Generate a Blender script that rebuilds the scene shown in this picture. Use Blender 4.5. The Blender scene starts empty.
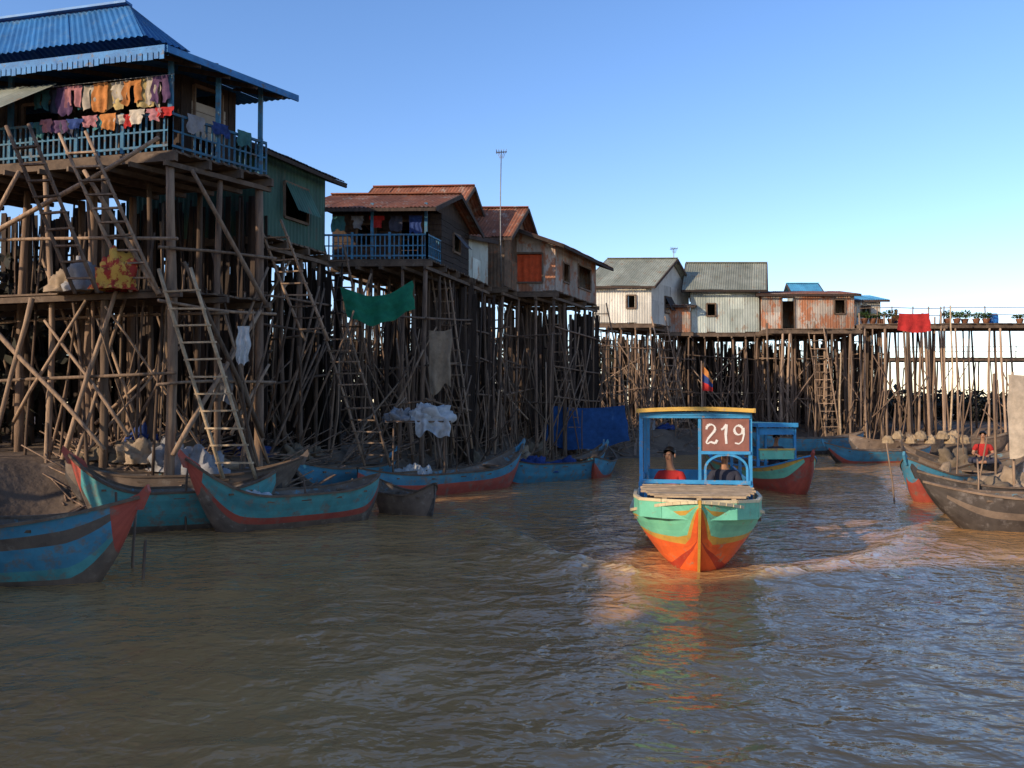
import bpy, math, random
import bmesh
from mathutils import Vector, Matrix, noise
random.seed(11)
sc=bpy.context.scene
COL=sc.collection
V=Vector
U=random.uniform
# ------------------------------------------------------------------ materials
def mat(name, base, dark=None, rough=.8, scale=3, streak=(1,1,1), metal=0, wear=None, wear_lo=.52, wear_hi=.6, bump=.25, rand=.25, bscale=None, spec=.3, transl=0):
    m=bpy.data.materials.new(name); m.use_nodes=True
    nt=m.node_tree; N=nt.nodes; L=nt.links
    b=N['Principled BSDF']; b.inputs['Roughness'].default_value=rough; b.inputs['Metallic'].default_value=metal
    b.inputs['Specular IOR Level'].default_value=spec
    tc=N.new('ShaderNodeTexCoord'); mp=N.new('ShaderNodeMapping'); mp.inputs['Scale'].default_value=streak
    L.new(tc.outputs['Object'],mp.inputs['Vector'])
    oi=N.new('ShaderNodeObjectInfo')
    add=N.new('ShaderNodeVectorMath'); add.operation='ADD'
    sc3=N.new('ShaderNodeVectorMath'); sc3.operation='SCALE'; sc3.inputs[0].default_value=(37,19,53)
    L.new(oi.outputs['Random'],sc3.inputs['Scale']); L.new(mp.outputs[0],add.inputs[0]); L.new(sc3.outputs[0],add.inputs[1])
    n1=N.new('ShaderNodeTexNoise'); n1.inputs['Scale'].default_value=scale; n1.inputs['Detail'].default_value=7; n1.inputs['Roughness'].default_value=.65
    L.new(add.outputs[0],n1.inputs['Vector'])
    r1=N.new('ShaderNodeValToRGB'); r1.color_ramp.elements[0].position=.32; r1.color_ramp.elements[1].position=.68
    dark=dark or tuple(c*.5 for c in base)
    r1.color_ramp.elements[0].color=(*dark,1); r1.color_ramp.elements[1].color=(*base,1)
    L.new(n1.outputs['Fac'],r1.inputs['Fac'])
    cur=r1.outputs['Color']
    if wear:
        n2=N.new('ShaderNodeTexNoise'); n2.inputs['Scale'].default_value=scale*1.7; n2.inputs['Detail'].default_value=9; n2.inputs['Roughness'].default_value=.7
        L.new(add.outputs[0],n2.inputs['Vector'])
        r2=N.new('ShaderNodeValToRGB'); r2.color_ramp.elements[0].position=wear_lo; r2.color_ramp.elements[1].position=wear_hi
        L.new(n2.outputs['Fac'],r2.inputs['Fac'])
        mx=N.new('ShaderNodeMix'); mx.data_type='RGBA'
        L.new(r2.outputs['Color'],mx.inputs['Factor']); L.new(cur,mx.inputs['A']); mx.inputs['B'].default_value=(*wear,1)
        cur=mx.outputs['Result']
    at=N.new('ShaderNodeAttribute'); at.attribute_name='tint'
    m1=N.new('ShaderNodeMath'); m1.operation='MULTIPLY_ADD'; m1.inputs[1].default_value=rand*2; m1.inputs[2].default_value=1-rand
    L.new(oi.outputs['Random'],m1.inputs[0])
    m2=N.new('ShaderNodeMath'); m2.operation='ADD'; L.new(m1.outputs[0],m2.inputs[0]); L.new(at.outputs['Fac'],m2.inputs[1])
    hs=N.new('ShaderNodeHueSaturation'); L.new(cur,hs.inputs['Color']); L.new(m2.outputs[0],hs.inputs['Value'])
    L.new(hs.outputs['Color'],b.inputs['Base Color'])
    if bump:
        n3=N.new('ShaderNodeTexNoise'); n3.inputs['Scale'].default_value=bscale or scale*3; n3.inputs['Detail'].default_value=6
        L.new(add.outputs[0],n3.inputs['Vector'])
        bp=N.new('ShaderNodeBump'); bp.inputs['Strength'].default_value=bump; bp.inputs['Distance'].default_value=.03
        L.new(n3.outputs['Fac'],bp.inputs['Height']); L.new(bp.outputs[0],b.inputs['Normal'])
    if transl:
        tr=N.new('ShaderNodeBsdfTranslucent'); L.new(hs.outputs['Color'],tr.inputs['Color'])
        ms=N.new('ShaderNodeMixShader'); ms.inputs[0].default_value=transl
        out=N['Material Output']; L.new(b.outputs[0],ms.inputs[1]); L.new(tr.outputs[0],ms.inputs[2]); L.new(ms.outputs[0],out.inputs['Surface'])
    return m
M={}
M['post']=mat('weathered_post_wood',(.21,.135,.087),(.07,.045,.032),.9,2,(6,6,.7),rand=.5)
M['postlit']=mat('sunlit_post_wood',(.33,.22,.14),(.13,.085,.058),.9,2,(6,6,.7),rand=.45)  # brighter copy of the post wood, sunlight painted into the colour
M['plank']=mat('old_plank_wood',(.2,.135,.088),(.08,.054,.038),.88,3,(1,1,1),rand=.3,wear=(.27,.2,.14),wear_lo=.58,wear_hi=.72)
M['lightwood']=mat('bare_light_wood',(.5,.36,.22),(.24,.17,.1),.8,3,(2,2,2),rand=.2)
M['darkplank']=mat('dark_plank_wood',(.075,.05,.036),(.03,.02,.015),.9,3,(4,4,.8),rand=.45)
M['bluepaint']=mat('weathered_blue_paint',(.05,.2,.42),(.025,.1,.24),.65,4,wear=(.12,.10,.08),wear_lo=.56,wear_hi=.66,rand=.15)
M['railblue']=mat('railing_blue_paint',(.06,.21,.33),(.032,.11,.18),.7,4,wear=(.13,.11,.09),wear_lo=.51,wear_hi=.64,rand=.2)
M['greenwall']=mat('green_sheet_metal',(.05,.12,.085),(.022,.055,.04),.7,2,(1,1,.3),wear=(.11,.08,.055),wear_lo=.58,wear_hi=.7)
M['blueroof']=mat('blue_sheet_metal_roof',(.03,.14,.33),(.02,.085,.21),.5,2,(1,1,1),metal=.1,wear=(.08,.15,.23),wear_lo=.53,wear_hi=.75,rand=.1)
M['rustroof']=mat('rusted_sheet_metal',(.28,.1,.05),(.13,.05,.03),.85,1.6,wear=(.28,.21,.16),wear_lo=.54,wear_hi=.66,rand=.15)
M['greyroof']=mat('grey_zinc_roof',(.3,.31,.25),(.17,.18,.14),.7,1.3,metal=.1,wear=(.22,.14,.08),wear_lo=.56,wear_hi=.7,rand=.12)
M['darkroof']=mat('dark_zinc_roof',(.09,.08,.08),(.045,.04,.04),.6,2,metal=.1,wear=(.15,.08,.05),wear_lo=.55,wear_hi=.65,rand=.1)
M['whitewall']=mat('whitewashed_zinc_wall',(.76,.71,.6),(.5,.46,.38),.7,1.3,(1,1,.5),wear=(.36,.22,.13),wear_lo=.58,wear_hi=.7,rand=.06)
M['zincwall']=mat('pale_green_zinc_wall',(.52,.55,.48),(.3,.33,.28),.65,1.3,(1,1,.5),wear=(.28,.17,.1),wear_lo=.55,wear_hi=.67,rand=.1)
M['patchwall']=mat('rust_patched_zinc_wall',(.45,.39,.32),(.23,.18,.14),.8,1.1,(1,1,.6),wear=(.34,.14,.07),wear_lo=.48,wear_hi=.55,rand=.15)
M['brownwall']=mat('brown_thatch_panel_wall',(.25,.17,.11),(.11,.075,.052),.9,3,(1,1,1),wear=(.28,.12,.06),wear_lo=.54,wear_hi=.62)
M['turqroof']=mat('turquoise_sheet_roof',(.1,.38,.55),(.06,.22,.36),.5,2,rand=.15)
M['concrete']=mat('cream_panel',(.5,.42,.32),(.3,.25,.2),.8,2)
M['mud']=mat('bank_mud',(.17,.118,.08),(.065,.046,.033),.9,1.1,bump=1,bscale=6,rand=0,wear=(.23,.17,.125),wear_lo=.58,wear_hi=.7)
def cl(n,c,tr=.15,**k): M[n]=mat(n,c,tuple(x*.6 for x in c),.9,5,bump=.3,rand=.1,transl=tr,**k)
cl('orange_cloth',(.58,.22,.06));cl('yellow_cloth',(.6,.44,.18));cl('cream_cloth',(.56,.47,.36));cl('pink_cloth',(.5,.21,.22))
cl('red_cloth',(.55,.035,.03));cl('white_cloth',(.62,.62,.6));cl('purple_cloth',(.13,.065,.14));cl('teal_cloth',(.06,.19,.19))
cl('green_tarp',(.015,.18,.09));cl('blue_tarp',(.018,.075,.22),0);cl('tan_cloth',(.4,.29,.19));cl('dark_cloth',(.05,.05,.07),0);cl('grey_cloth',(.28,.27,.27),0)
cl('navy_cloth',(.03,.06,.2));cl('beige_sheet',(.6,.47,.33));cl('net_cloth',(.19,.14,.09),0);cl('curtain_cloth',(.7,.1,.03))
M['bundle']=mat('red_and_yellow_bundle_cloth',(.45,.05,.03),(.3,.03,.02),.9,2.2,wear=(.62,.36,.07),wear_lo=.48,wear_hi=.53,rand=0)
M['skin']=mat('skin',(.38,.19,.11),(.3,.15,.08),.6,8,bump=.1,rand=.1)
M['hair']=mat('black_hair',(.012,.01,.01),(.006,.005,.005),.5,30,rand=0)
M['eye']=mat('eye_dark',(.02,.015,.01),None,.3,5,rand=0,bump=0)
M['lip']=mat('lip',(.22,.07,.05),None,.6,5,rand=0,bump=0)
P=dict(rough=.6,scale=2.6,wear=(.19,.15,.115),rand=.12,bump=.3)
M['b_blue']=mat('boat_blue_paint',(.07,.27,.38),(.05,.17,.25),wear_lo=.51,wear_hi=.66,**P)
M['b_teal']=mat('boat_teal_paint',(.09,.32,.31),(.06,.2,.2),wear_lo=.51,wear_hi=.66,**P)
M['b_red']=mat('boat_red_paint',(.44,.09,.055),(.3,.06,.045),wear_lo=.53,wear_hi=.68,**P)
M['b_wood']=mat('boat_bare_hull_wood',(.2,.145,.105),(.1,.073,.056),wear_lo=.56,wear_hi=.7,rough=.7,scale=3,wear=(.28,.23,.18),rand=.1)
M['b_dark']=mat('boat_tarred_hull_wood',(.085,.07,.06),(.04,.032,.029),.6,3,wear=(.15,.13,.12),wear_lo=.54,wear_hi=.66,rand=.1)
M['b_in']=mat('boat_inside_wood',(.2,.15,.11),(.09,.07,.053),.8,3,rand=.1,wear=(.1,.22,.26),wear_lo=.56,wear_hi=.63)
Q=dict(rough=.45,scale=4,wear=(.33,.23,.14),wear_lo=.58,wear_hi=.68,rand=.04,bump=.2)
M['m_green']=mat('mint_green_boat_paint',(.2,.58,.38),(.14,.45,.3),**Q)
M['m_orange']=mat('orange_red_boat_paint',(.8,.14,.03),(.6,.095,.028),**Q)
M['m_red']=mat('dull_red_boat_paint',(.5,.06,.03),(.35,.04,.025),**Q)
M['m_yellow']=mat('ochre_boat_paint',(.68,.4,.08),(.48,.28,.055),**Q)
M['m_cream']=mat('cream_boat_trim',(.68,.56,.34),(.5,.4,.24),**Q)
M['m_blue']=mat('sky_blue_boat_paint',(.05,.3,.56),(.04,.22,.42),**Q)
M['m_board']=mat('salmon_brown_sign_board',(.3,.12,.085),(.2,.08,.06),rough=.6,scale=4,rand=.02)
M['white']=mat('white_sign_paint',(.75,.7,.64),(.6,.55,.5),.6,9,rand=0,bump=0)
M['leaf']=mat('plant_leaves',(.08,.14,.03),(.03,.06,.015),.7,3,rand=.3,transl=.2)
M['darkleaf']=mat('shaded_dark_leaves',(.045,.042,.027),(.018,.017,.012),.8,1,rand=0)  # very dark leaf colour, shade behind the stilts painted in
M['metal']=mat('grey_metal',(.3,.3,.3),None,.5,5,metal=.6)
M['clay']=mat('clay_pot',(.3,.13,.07),None,.8,5)
M['plasticblue']=mat('blue_plastic',(.03,.18,.5),(.02,.14,.42),.4,3,rand=.1)
M['sack']=mat('woven_sack',(.36,.26,.15),(.2,.14,.085),.9,6,rand=.2)

# ------------------------------------------------------------------ mesh builder
class MB:
    def __init__(s): s.v=[];s.f=[];s.t=[];s.m=[];s.sm=[]
    def add(s,vs,fs,mi=0,tint=None,smooth=False,tr=.12):
        if tint is None: tint=U(-tr,tr)
        o=len(s.v); s.v+= [V(x) for x in vs]
        for f in fs: s.f.append([i+o for i in f]); s.t.append(tint); s.m.append(mi); s.sm.append(smooth)
    def beam(s,p,q,w=.1,h=.1,mi=0,up=(0,0,1),tint=None):
        p=V(p);q=V(q);d=(q-p)
        if d.length<1e-6:return
        d.normalize();up=V(up)
        if abs(d.dot(up))>.97: up=V((1,0,0)) if abs(d.x)<.9 else V((0,1,0))
        x=d.cross(up).normalized()*w/2; z=x.cross(d).normalized()*h/2
        vs=[p-x-z,p+x-z,p+x+z,p-x+z,q-x-z,q+x-z,q+x+z,q-x+z]
        s.add(vs,[(0,1,2,3),(7,6,5,4),(0,4,5,1),(1,5,6,2),(2,6,7,3),(3,7,4,0)],mi,tint)
    def pole(s,p,q,r0=.06,r1=.05,n=7,seg=5,bend=.03,mi=0,tint=None):
        p=V(p);q=V(q);d=(q-p);L=d.length
        if L<1e-6:return
        d.normalize();up=V((0,0,1)) if abs(d.z)<.9 else V((1,0,0))
        x=d.cross(up).normalized();y=d.cross(x)
        b1=U(-bend,bend);b2=U(-bend,bend);vs=[];fs=[];ph=U(0,6)
        for i in range(seg+1):
            t=i/seg;c=p.lerp(q,t)+(x*b1+y*b2)*math.sin(t*math.pi)+(x*math.sin(ph+t*7)+y*math.cos(ph*2+t*5))*bend*.35*math.sin(t*math.pi)
            r=(r0+(r1-r0)*t)*(1+U(-.07,.07))
            for k in range(n):
                a=2*math.pi*k/n; vs.append(c+(x*math.cos(a)+y*math.sin(a))*r)
        for i in range(seg):
            for k in range(n):
                a=i*n+k;b=i*n+(k+1)%n; fs.append((a,b,b+n,a+n))
        fs.append(tuple(range(n))[::-1]); fs.append(tuple(seg*n+k for k in range(n)))
        s.add(vs,fs,mi,tint,True)
    def sheet(s,p00,p10,p11,p01,pitch=.13,amp=.018,sw=.85,mi=0,rows=2,tr=.15):
        p00,p10,p11,p01=map(V,(p00,p10,p11,p01))
        L=max((p10-p00).length,(p11-p01).length)
        if L<.02:return
        nrm=(p10-p00+p11-p01).cross(p01-p00+p11-p10)
        if nrm.length<1e-9:return
        nrm.normalize(); ns=max(1,round(L/sw))
        for k in range(ns):
            a0=k/ns;a1=(k+1)/ns+(.03/L if k<ns-1 else 0);off=U(.002,.012)+(k%2)*.008
            n=max(3,int((a1-a0)*L/pitch*4)) if pitch else 2
            vs=[];fs=[];dj=U(-.05,.05)
            for i in range(n+1):
                a=a0+(a1-a0)*i/n; w=amp*math.sin(2*math.pi*a*L/pitch) if pitch else 0
                A=p00.lerp(p10,a);B=p01.lerp(p11,a);A=A+(A-B).normalized()*dj if (A-B).length>.5 else A
                for j in range(rows+1): vs.append(A.lerp(B,j/rows)+nrm*(w+off))
            for i in range(n):
                for j in range(rows):
                    o=i*(rows+1)+j; fs.append((o,o+rows+1,o+rows+2,o+1))
            s.add(vs,fs,mi,None,bool(pitch),tr)
    def wall(s,p0,p1,z0,z1,opens=(),kind='corr',mi=0,pitch=.14):
        p0=V((p0[0],p0[1]));p1=V((p1[0],p1[1]));L=(p1-p0).length
        cuts=sorted({0,L}|{min(max(c,0),L) for o in opens for c in o[:2]})
        def P(a,z): q=p0.lerp(p1,a/L); return V((q.x,q.y,z))
        def fill(a,b,za,zb):
            if b-a<.02 or zb-za<.02:return
            if kind=='corr':
                zm=za+(zb-za)*U(.45,.6)
                if zb-za>1.4: s.sheet(P(a,za),P(b,za),P(b,zm),P(a,zm),pitch,.014,.8,mi,1,.25);s.sheet(P(a,zm-.05),P(b,zm-.05),P(b,zb),P(a,zb),pitch,.014,.8,mi,1,.25)
                else: s.sheet(P(a,za),P(b,za),P(b,zb),P(a,zb),pitch,.014,.8,mi,1,.25)
            elif kind=='plankv':
                n=max(1,int((b-a)/.17))
                for i in range(n):
                    x=a+(b-a)*(i+.5)/n; s.beam(P(x,za+U(-.03,.0)),P(x,zb),(b-a)/n*.93,.025,mi,up=(*( (p1-p0).normalized().yx*V((-1,1))),0))
            else:
                n=max(1,int((zb-za)/.18))
                for i in range(n):
                    z=za+(zb-za)*(i+.5)/n; s.beam(P(a,z),P(b,z+U(-.01,.01)),.025,(zb-za)/n*.94,mi)
        for a,b in zip(cuts,cuts[1:]):
            mid=(a+b)/2;ov=sorted([o for o in opens if o[0]<=mid<=o[1]],key=lambda o:o[2]);z=z0
            for o in ov: fill(a,b,z,z0+o[2]);z=z0+o[3]
            fill(a,b,z,z1)
    def mesh(s,name,mats,off=V((0,0,0))):
        me=bpy.data.meshes.new(name)
        me.from_pydata([tuple(v-off) for v in s.v],[],s.f)
        at=me.attributes.new('tint','FLOAT','FACE'); at.data.foreach_set('value',s.t)
        for m in mats: me.materials.append(M[m] if isinstance(m,str) else m)
        me.polygons.foreach_set('material_index',s.m)
        me.polygons.foreach_set('use_smooth',s.sm)
        me.update(); return me
    def part(s,name,mats,parent,local=False,label=None):
        if isinstance(mats,str): mats=[mats]
        off=V((0,0,0)) if local else V(parent['org'])
        o=bpy.data.objects.new(name,s.mesh(name,mats,off)); COL.objects.link(o); o.parent=parent
        if label:o['label']=label
        return o
    def single(s,name,label,cat,mats,group=None):
        if isinstance(mats,str): mats=[mats]
        lo=V([min(v[i] for v in s.v) for i in range(3)]);hi=V([max(v[i] for v in s.v) for i in range(3)])
        off=V(((lo.x+hi.x)/2,(lo.y+hi.y)/2,lo.z))
        o=bpy.data.objects.new(name,s.mesh(name,mats,off)); COL.objects.link(o);o.location=off
        o['label']=label;o['category']=cat
        if group:o['group']=group
        o['org']=tuple(off)
        return o
def thing(name,label,cat,loc,group=None,rotz=0):
    e=bpy.data.objects.new(name,None);e.empty_display_size=.3;COL.objects.link(e)
    e.location=loc;e.rotation_euler=(0,0,rotz);e['label']=label;e['category']=cat;e['org']=tuple(loc)
    if group:e['group']=group
    return e
# ------------------------------------------------------------------ terrain
WL=[(-60,-70),(-30,-25),(-19,-8),(-15,2),(-13,8),(-10.5,13),(-8.6,15.9),(-6,16.7),(-4.6,19.5),(-3.4,23),(-1.8,27.5),(0.8,33),(3.5,37),(7,41),(12,44.5),(20,46),(40,47),(140,52)]
WL=[V(p) for p in WL]
def inland(x,y):
    p=V((x,y));best=1e9;sg=1
    for a,b in zip(WL,WL[1:]):
        ab=b-a;t=max(0,min(1,(p-a).dot(ab)/ab.length_squared));q=a+ab*t;d=(p-q).length
        if d<best: best=d; c=ab.x*(p.y-a.y)-ab.y*(p.x-a.x); sg=1 if c>0 else -1
    return best*sg
def sm(t): t=max(0,min(1,t)); return t*t*(3-2*t)
def gz(x,y):
    d=inland(x,y)
    z=(1.2*sm(d/2.0)+.55*sm((d-2)/9)+.12*noise.noise(V((x*.7,y*.7,3)))*sm((d+1)/1.5)+.05*noise.noise(V((x*2.5,y*2.5,1)))) if d>0 else -1.3*sm(-d/4)+.02
    return z
def axis(a,b,step,out,grow=1.35):
    c=[a+i*step for i in range(int((b-a)/step)+1)];s=step;x=c[0];l=[]
    while x>-out: s*=grow;x-=s;l.append(x)
    s=step;x=c[-1];r=[]
    while x<out: s*=grow;x+=s;r.append(x)
    return l[::-1]+c+r
def grid(name,xs,ys,fz,matl,smooth=True):
    vs=[(x,y,fz(x,y)) for y in ys for x in xs];n=len(xs)
    fs=[(j*n+i,j*n+i+1,(j+1)*n+i+1,(j+1)*n+i) for j in range(len(ys)-1) for i in range(n-1)]
    me=bpy.data.meshes.new(name);me.from_pydata(vs,[],fs);me.materials.append(matl)
    me.polygons.foreach_set('use_smooth',[smooth]*len(fs))
    o=bpy.data.objects.new(name,me);COL.objects.link(o);o['kind']='structure';return o
grid('ground',axis(-20,45,.4,700),axis(8,56,.4,700),gz,M['mud'])
# water
wm=bpy.data.materials.new('muddy_river_water');wm.use_nodes=True
nt=wm.node_tree;N=nt.nodes;L=nt.links;b=N['Principled BSDF']
b.inputs['Roughness'].default_value=.06;b.inputs['IOR'].default_value=1.33;b.inputs['Specular IOR Level'].default_value=.4
geo=N.new('ShaderNodeNewGeometry')
def nz(scale,det,stretch,rough=.5):
    mp=N.new('ShaderNodeMapping');mp.inputs['Scale'].default_value=stretch;mp.inputs['Rotation'].default_value=(0,0,.35);L.new(geo.outputs['Position'],mp.inputs['Vector'])
    n=N.new('ShaderNodeTexNoise');n.inputs['Scale'].default_value=scale;n.inputs['Detail'].default_value=det;n.inputs['Roughness'].default_value=rough;n.inputs['Distortion'].default_value=.4
    L.new(mp.outputs[0],n.inputs['Vector']);return n
a=nz(2.4,2.5,(1,1.35,1),.5);c=nz(8,2,(1,1.2,1));col=nz(.35,4,(1,1.6,1))
ma=N.new('ShaderNodeMath');ma.operation='MULTIPLY_ADD';ma.inputs[1].default_value=.2;L.new(c.outputs['Fac'],ma.inputs[0]);L.new(a.outputs['Fac'],ma.inputs[2])
bp=N.new('ShaderNodeBump');bp.inputs['Strength'].default_value=1;bp.inputs['Distance'].default_value=.07;L.new(ma.outputs[0],bp.inputs['Height']);L.new(bp.outputs[0],b.inputs['Normal'])
rp=N.new('ShaderNodeValToRGB');rp.color_ramp.elements[0].position=.35;rp.color_ramp.elements[1].position=.7
rp.color_ramp.elements[0].color=(.38,.19,.068,1);rp.color_ramp.elements[1].color=(.47,.25,.092,1)
L.new(col.outputs['Fac'],rp.inputs['Fac'])
at=N.new('ShaderNodeAttribute');at.attribute_name='foam'
fn=nz(9,6,(1,2.2,1),.7)
fm=N.new('ShaderNodeMath');fm.operation='MULTIPLY';L.new(at.outputs['Fac'],fm.inputs[0])
fr=N.new('ShaderNodeValToRGB');fr.color_ramp.elements[0].position=.42;fr.color_ramp.elements[1].position=.6;L.new(fn.outputs['Fac'],fr.inputs['Fac']);L.new(fr.outputs['Color'],fm.inputs[1])
mx=N.new('ShaderNodeMix');mx.data_type='RGBA';L.new(fm.outputs[0],mx.inputs['Factor']);L.new(rp.outputs['Color'],mx.inputs['A']);mx.inputs['B'].default_value=(.66,.45,.22,1)
L.new(mx.outputs['Result'],b.inputs['Base Color'])
MB_bow=V((2.5,11.35));MB_ax=V((1.43,7.6)).normalized();MB_lt=V((MB_ax.y,-MB_ax.x))
def wake(x,y):
    d=V((x,y))-MB_bow;q=d.dot(MB_ax);l=abs(d.dot(MB_lt));h=0;f=0
    if q>-.5 and q<16:
        e=math.exp(-q/7)*sm((q+.5)/.6)
        for k,(wd,am) in enumerate(((.0,.09),(1.1,.06),(2.0,.04))):
            lr=.25+(q+.4)*1.2+wd*.6 if q<1.2 else .25+1.6*1.2+(q-1.2)*.5+wd*.6
            g=math.exp(-((l-lr)/.28)**2);h+=am*e*g;
            if k==0: f+=g*e
        f+=.7*math.exp(-((l-.95)/.5)**2)*e
    return h,min(1,f)
foam=[]
def wz(x,y):
    if y>60 or y<-5 or abs(x)>45: foam.append(0);return 0
    h,f=wake(x,y)
    n=noise.noise(V((x*.5,y*.75,0)))*.032+noise.noise(V((x*1.6+y*.3,y*2.2,5)))*.026+noise.noise(V((x*3.6,y*4.4+x,9)))*.012
    dd=(V((x-2.7,y-10.5))).length
    n*=1+.5*math.exp(-(dd/4)**2)
    foam.append(f);return n+h*(1+.9*noise.noise(V((x*3,y*3,2))))
ys=[];y=1.5
while y<58: ys.append(y);y+=.045+.009*y
ys=[-300,-80,-30,-10,-4,0]+ys+[64,75,100,200,400]
xs=axis(-13,24,.11,400,1.3)
w=grid('water',xs,ys,wz,wm)
fa=w.data.attributes.new('foam','FLOAT','POINT');fa.data.foreach_set('value',foam)

# ------------------------------------------------------------------ houses
def v3(p,z): return V((p[0],p[1],z))
def post_part(par,x,y,z1,r=.08,matl='post',lean=.12,z0=None):
    mb=MB();g=(gz(x,y) if z0 is None else z0)-.35
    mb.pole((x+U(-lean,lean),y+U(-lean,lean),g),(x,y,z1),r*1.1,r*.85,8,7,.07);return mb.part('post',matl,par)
def railing(par,p,q,z,h=.75,step=.14,matl='railblue',w=.035):
    mb=MB();p=V(p);q=V(q);Lr=(q-p).length
    mb.beam(v3(p,z+h),v3(q,z+h),.06,.05);mb.beam(v3(p,z+h*.55),v3(q,z+h*.55),.03,.035);mb.beam(v3(p,z+.1),v3(q,z+.1),.05,.05)
    n=int(Lr/step)
    for i in range(n+1):
        c=p.lerp(q,i/n)
        if random.random()<.93: mb.beam(v3(c,z+.0),v3(c,z+h-.02+(.1 if i%8==0 else 0)),w*(2 if i%8==0 else 1),w*(2 if i%8==0 else 1))
    return mb.part('railing',matl,par)
def window(par,p,q,z0,z1,out,frame='plank',shut=None):
    mb=MB();p=V(p);q=V(q);o=V(out)*.03
    for a,b2 in ((v3(p+o,z0),v3(q+o,z0)),(v3(p+o,z1),v3(q+o,z1)),(v3(p+o,z0),v3(p+o,z1)),(v3(q+o,z0),v3(q+o,z1))): mb.beam(a,b2,.07,.07)
    w_=mb.part('window',frame,par)
    if shut:
        mb=MB();o2=V(out)
        mb.sheet(v3(p+o2*.07,z1),v3(q+o2*.07,z1),v3(q+o2*.45,z0+.15),v3(p+o2*.45,z0+.15),.12,.01,.6)
        mb.part('shutter',shut,par)
def house(label,O,u,W,v,D,zf,hw,nx=4,ny=4,wall='brownwall',wkind='corr',roof='gable_u',rise=1.2,over=.5,rmat='greyroof',gmat=None,va=0,vb=0,rail=None,opA=(),opB=(),brace=6,pm='post',extra=0,pr=.07,fascia='darkplank',cat='house'):
    O=V(O);u=V(u).normalized();v=V(v).normalized()
    def p(a,b): return O+u*a+v*b
    c=p(W/2,D/2);H=thing('stilt_house',label,cat,(c.x,c.y,gz(c.x,c.y)),'houses on stilts along the river bank')
    mb=MB();n=int(D/.2)
    for i in range(n): b0=D*(i+.5)/n;mb.beam(v3(p(-.08+U(-.06,.03),b0),zf-.03),v3(p(W+.08,b0),zf-.03),D/n*.93,.045)
    for b0 in (0,D*.33,D*.66,D): mb.beam(v3(p(-.15,b0),zf-.15),v3(p(W+.1,b0),zf-.15),.1,.17)
    n=int(W/.7)
    for i in range(n+1): a0=W*i/n;mb.beam(v3(p(a0,-.12-U(0,.2)),zf-.29),v3(p(a0,D+.1),zf-.29),.08,.1)
    mb.part('deck','plank',H)
    for i in range(nx):
        for j in range(ny):
            q=p(.1+(W-.2)*i/(nx-1)+U(-.15,.15)*(0<i<nx-1),.1+(D-.2)*j/(ny-1)+U(-.15,.15)*(0<j<ny-1))
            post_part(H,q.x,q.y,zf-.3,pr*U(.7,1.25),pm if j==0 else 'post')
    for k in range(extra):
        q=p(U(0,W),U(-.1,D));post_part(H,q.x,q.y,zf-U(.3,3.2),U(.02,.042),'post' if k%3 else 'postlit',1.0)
    for k in range(brace):
        mb=MB()
        if k%2: a0=U(0,W*.6);b0=(0,D*.5)[k%4==1];q0=p(a0,b0-.12);q1=p(min(W,a0+U(1,2.4)),b0-.1)
        else: b0=U(0,D*.6);q0=p(-.1,b0);q1=p(-.1,min(D,b0+U(1,2.4)))
        if random.random()<.5:q0,q1=q1,q0
        za=gz(q0.x,q0.y)+U(0,2.2);zb=min(zf-.4,za+U(1.5,4));mb.pole(v3(q0,za),v3(q1,zb),.04,.03,6,4,.05);mb.part('brace','postlit' if k%2 else pm,H)
    for k in range(3):
        zt=gz(O.x,O.y)+ (zf-gz(O.x,O.y))*(.35,.55,.75)[k]
        mb=MB();b0=(.0,D*.5,.0)[k]-.1;mb.pole(v3(p(-.3,b0),zt+U(-.25,.25)),v3(p(W+.2,b0),zt+U(-.3,.3)),.035,.035,6,5,.05);mb.part('brace',pm,H)
        mb=MB();mb.pole(v3(p(-.08,-.3),zt+U(-.3,.3)),v3(p(-.08,D+.2),zt+U(-.3,.3)),.035,.035,6,5,.05);mb.part('brace',pm,H)
    zt=zf+hw;a0,b0=vb,va
    for (q0,q1,ops) in ((p(a0,b0),p(W,b0),opA),(p(a0,b0),p(a0,D),opB),(p(W,b0),p(W,D),()),(p(a0,D),p(W,D),())):
        mb=MB();mb.wall(q0,q1,zf,zt,ops,wkind);mb.part('wall',wall,H)
        out=(-v) if ops is opA else (-u)
        for o in ops:
            d=(q1-q0).normalized()
            if o[2]>.1: window(H,q0+d*o[0],q0+d*o[1],zf+o[2],zf+o[3],out,'plank',o[4] if len(o)>4 else None)
            else:
                mb=MB();w0=q0+d*o[0]+out*.03;w1=q0+d*o[1]+out*.03
                for A,B in ((v3(w0,zf),v3(w0,zf+o[3])),(v3(w1,zf),v3(w1,zf+o[3])),(v3(w0,zf+o[3]),v3(w1,zf+o[3]))):mb.beam(A,B,.07,.07)
                mb.part('door_frame','plank',H)
    if va or vb:
        pts=[(.08,.08),(W-.1,.08),(W*.5,.08)] if va else []
        if vb: pts+=[(.08,D-.1),(.08,D*.5),(.08,.08)]
        for a1,b1 in set(pts):
            mb=MB();q=p(a1,b1);mb.beam(v3(q,zf),v3(q,zt+.1),.09,.09);mb.part('verandah_post','railblue' if rail else 'post',H)
    if rail:
        if va: railing(H,p(0.02,.02),p(W,.02),zf,matl=rail)
        if vb: railing(H,p(.02,.02),p(.02,D),zf,matl=rail)
        if va and not vb: railing(H,p(.02,.02),p(.02,va),zf,matl=rail)
    o=over;zr=zt+rise;mb=MB()
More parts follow.
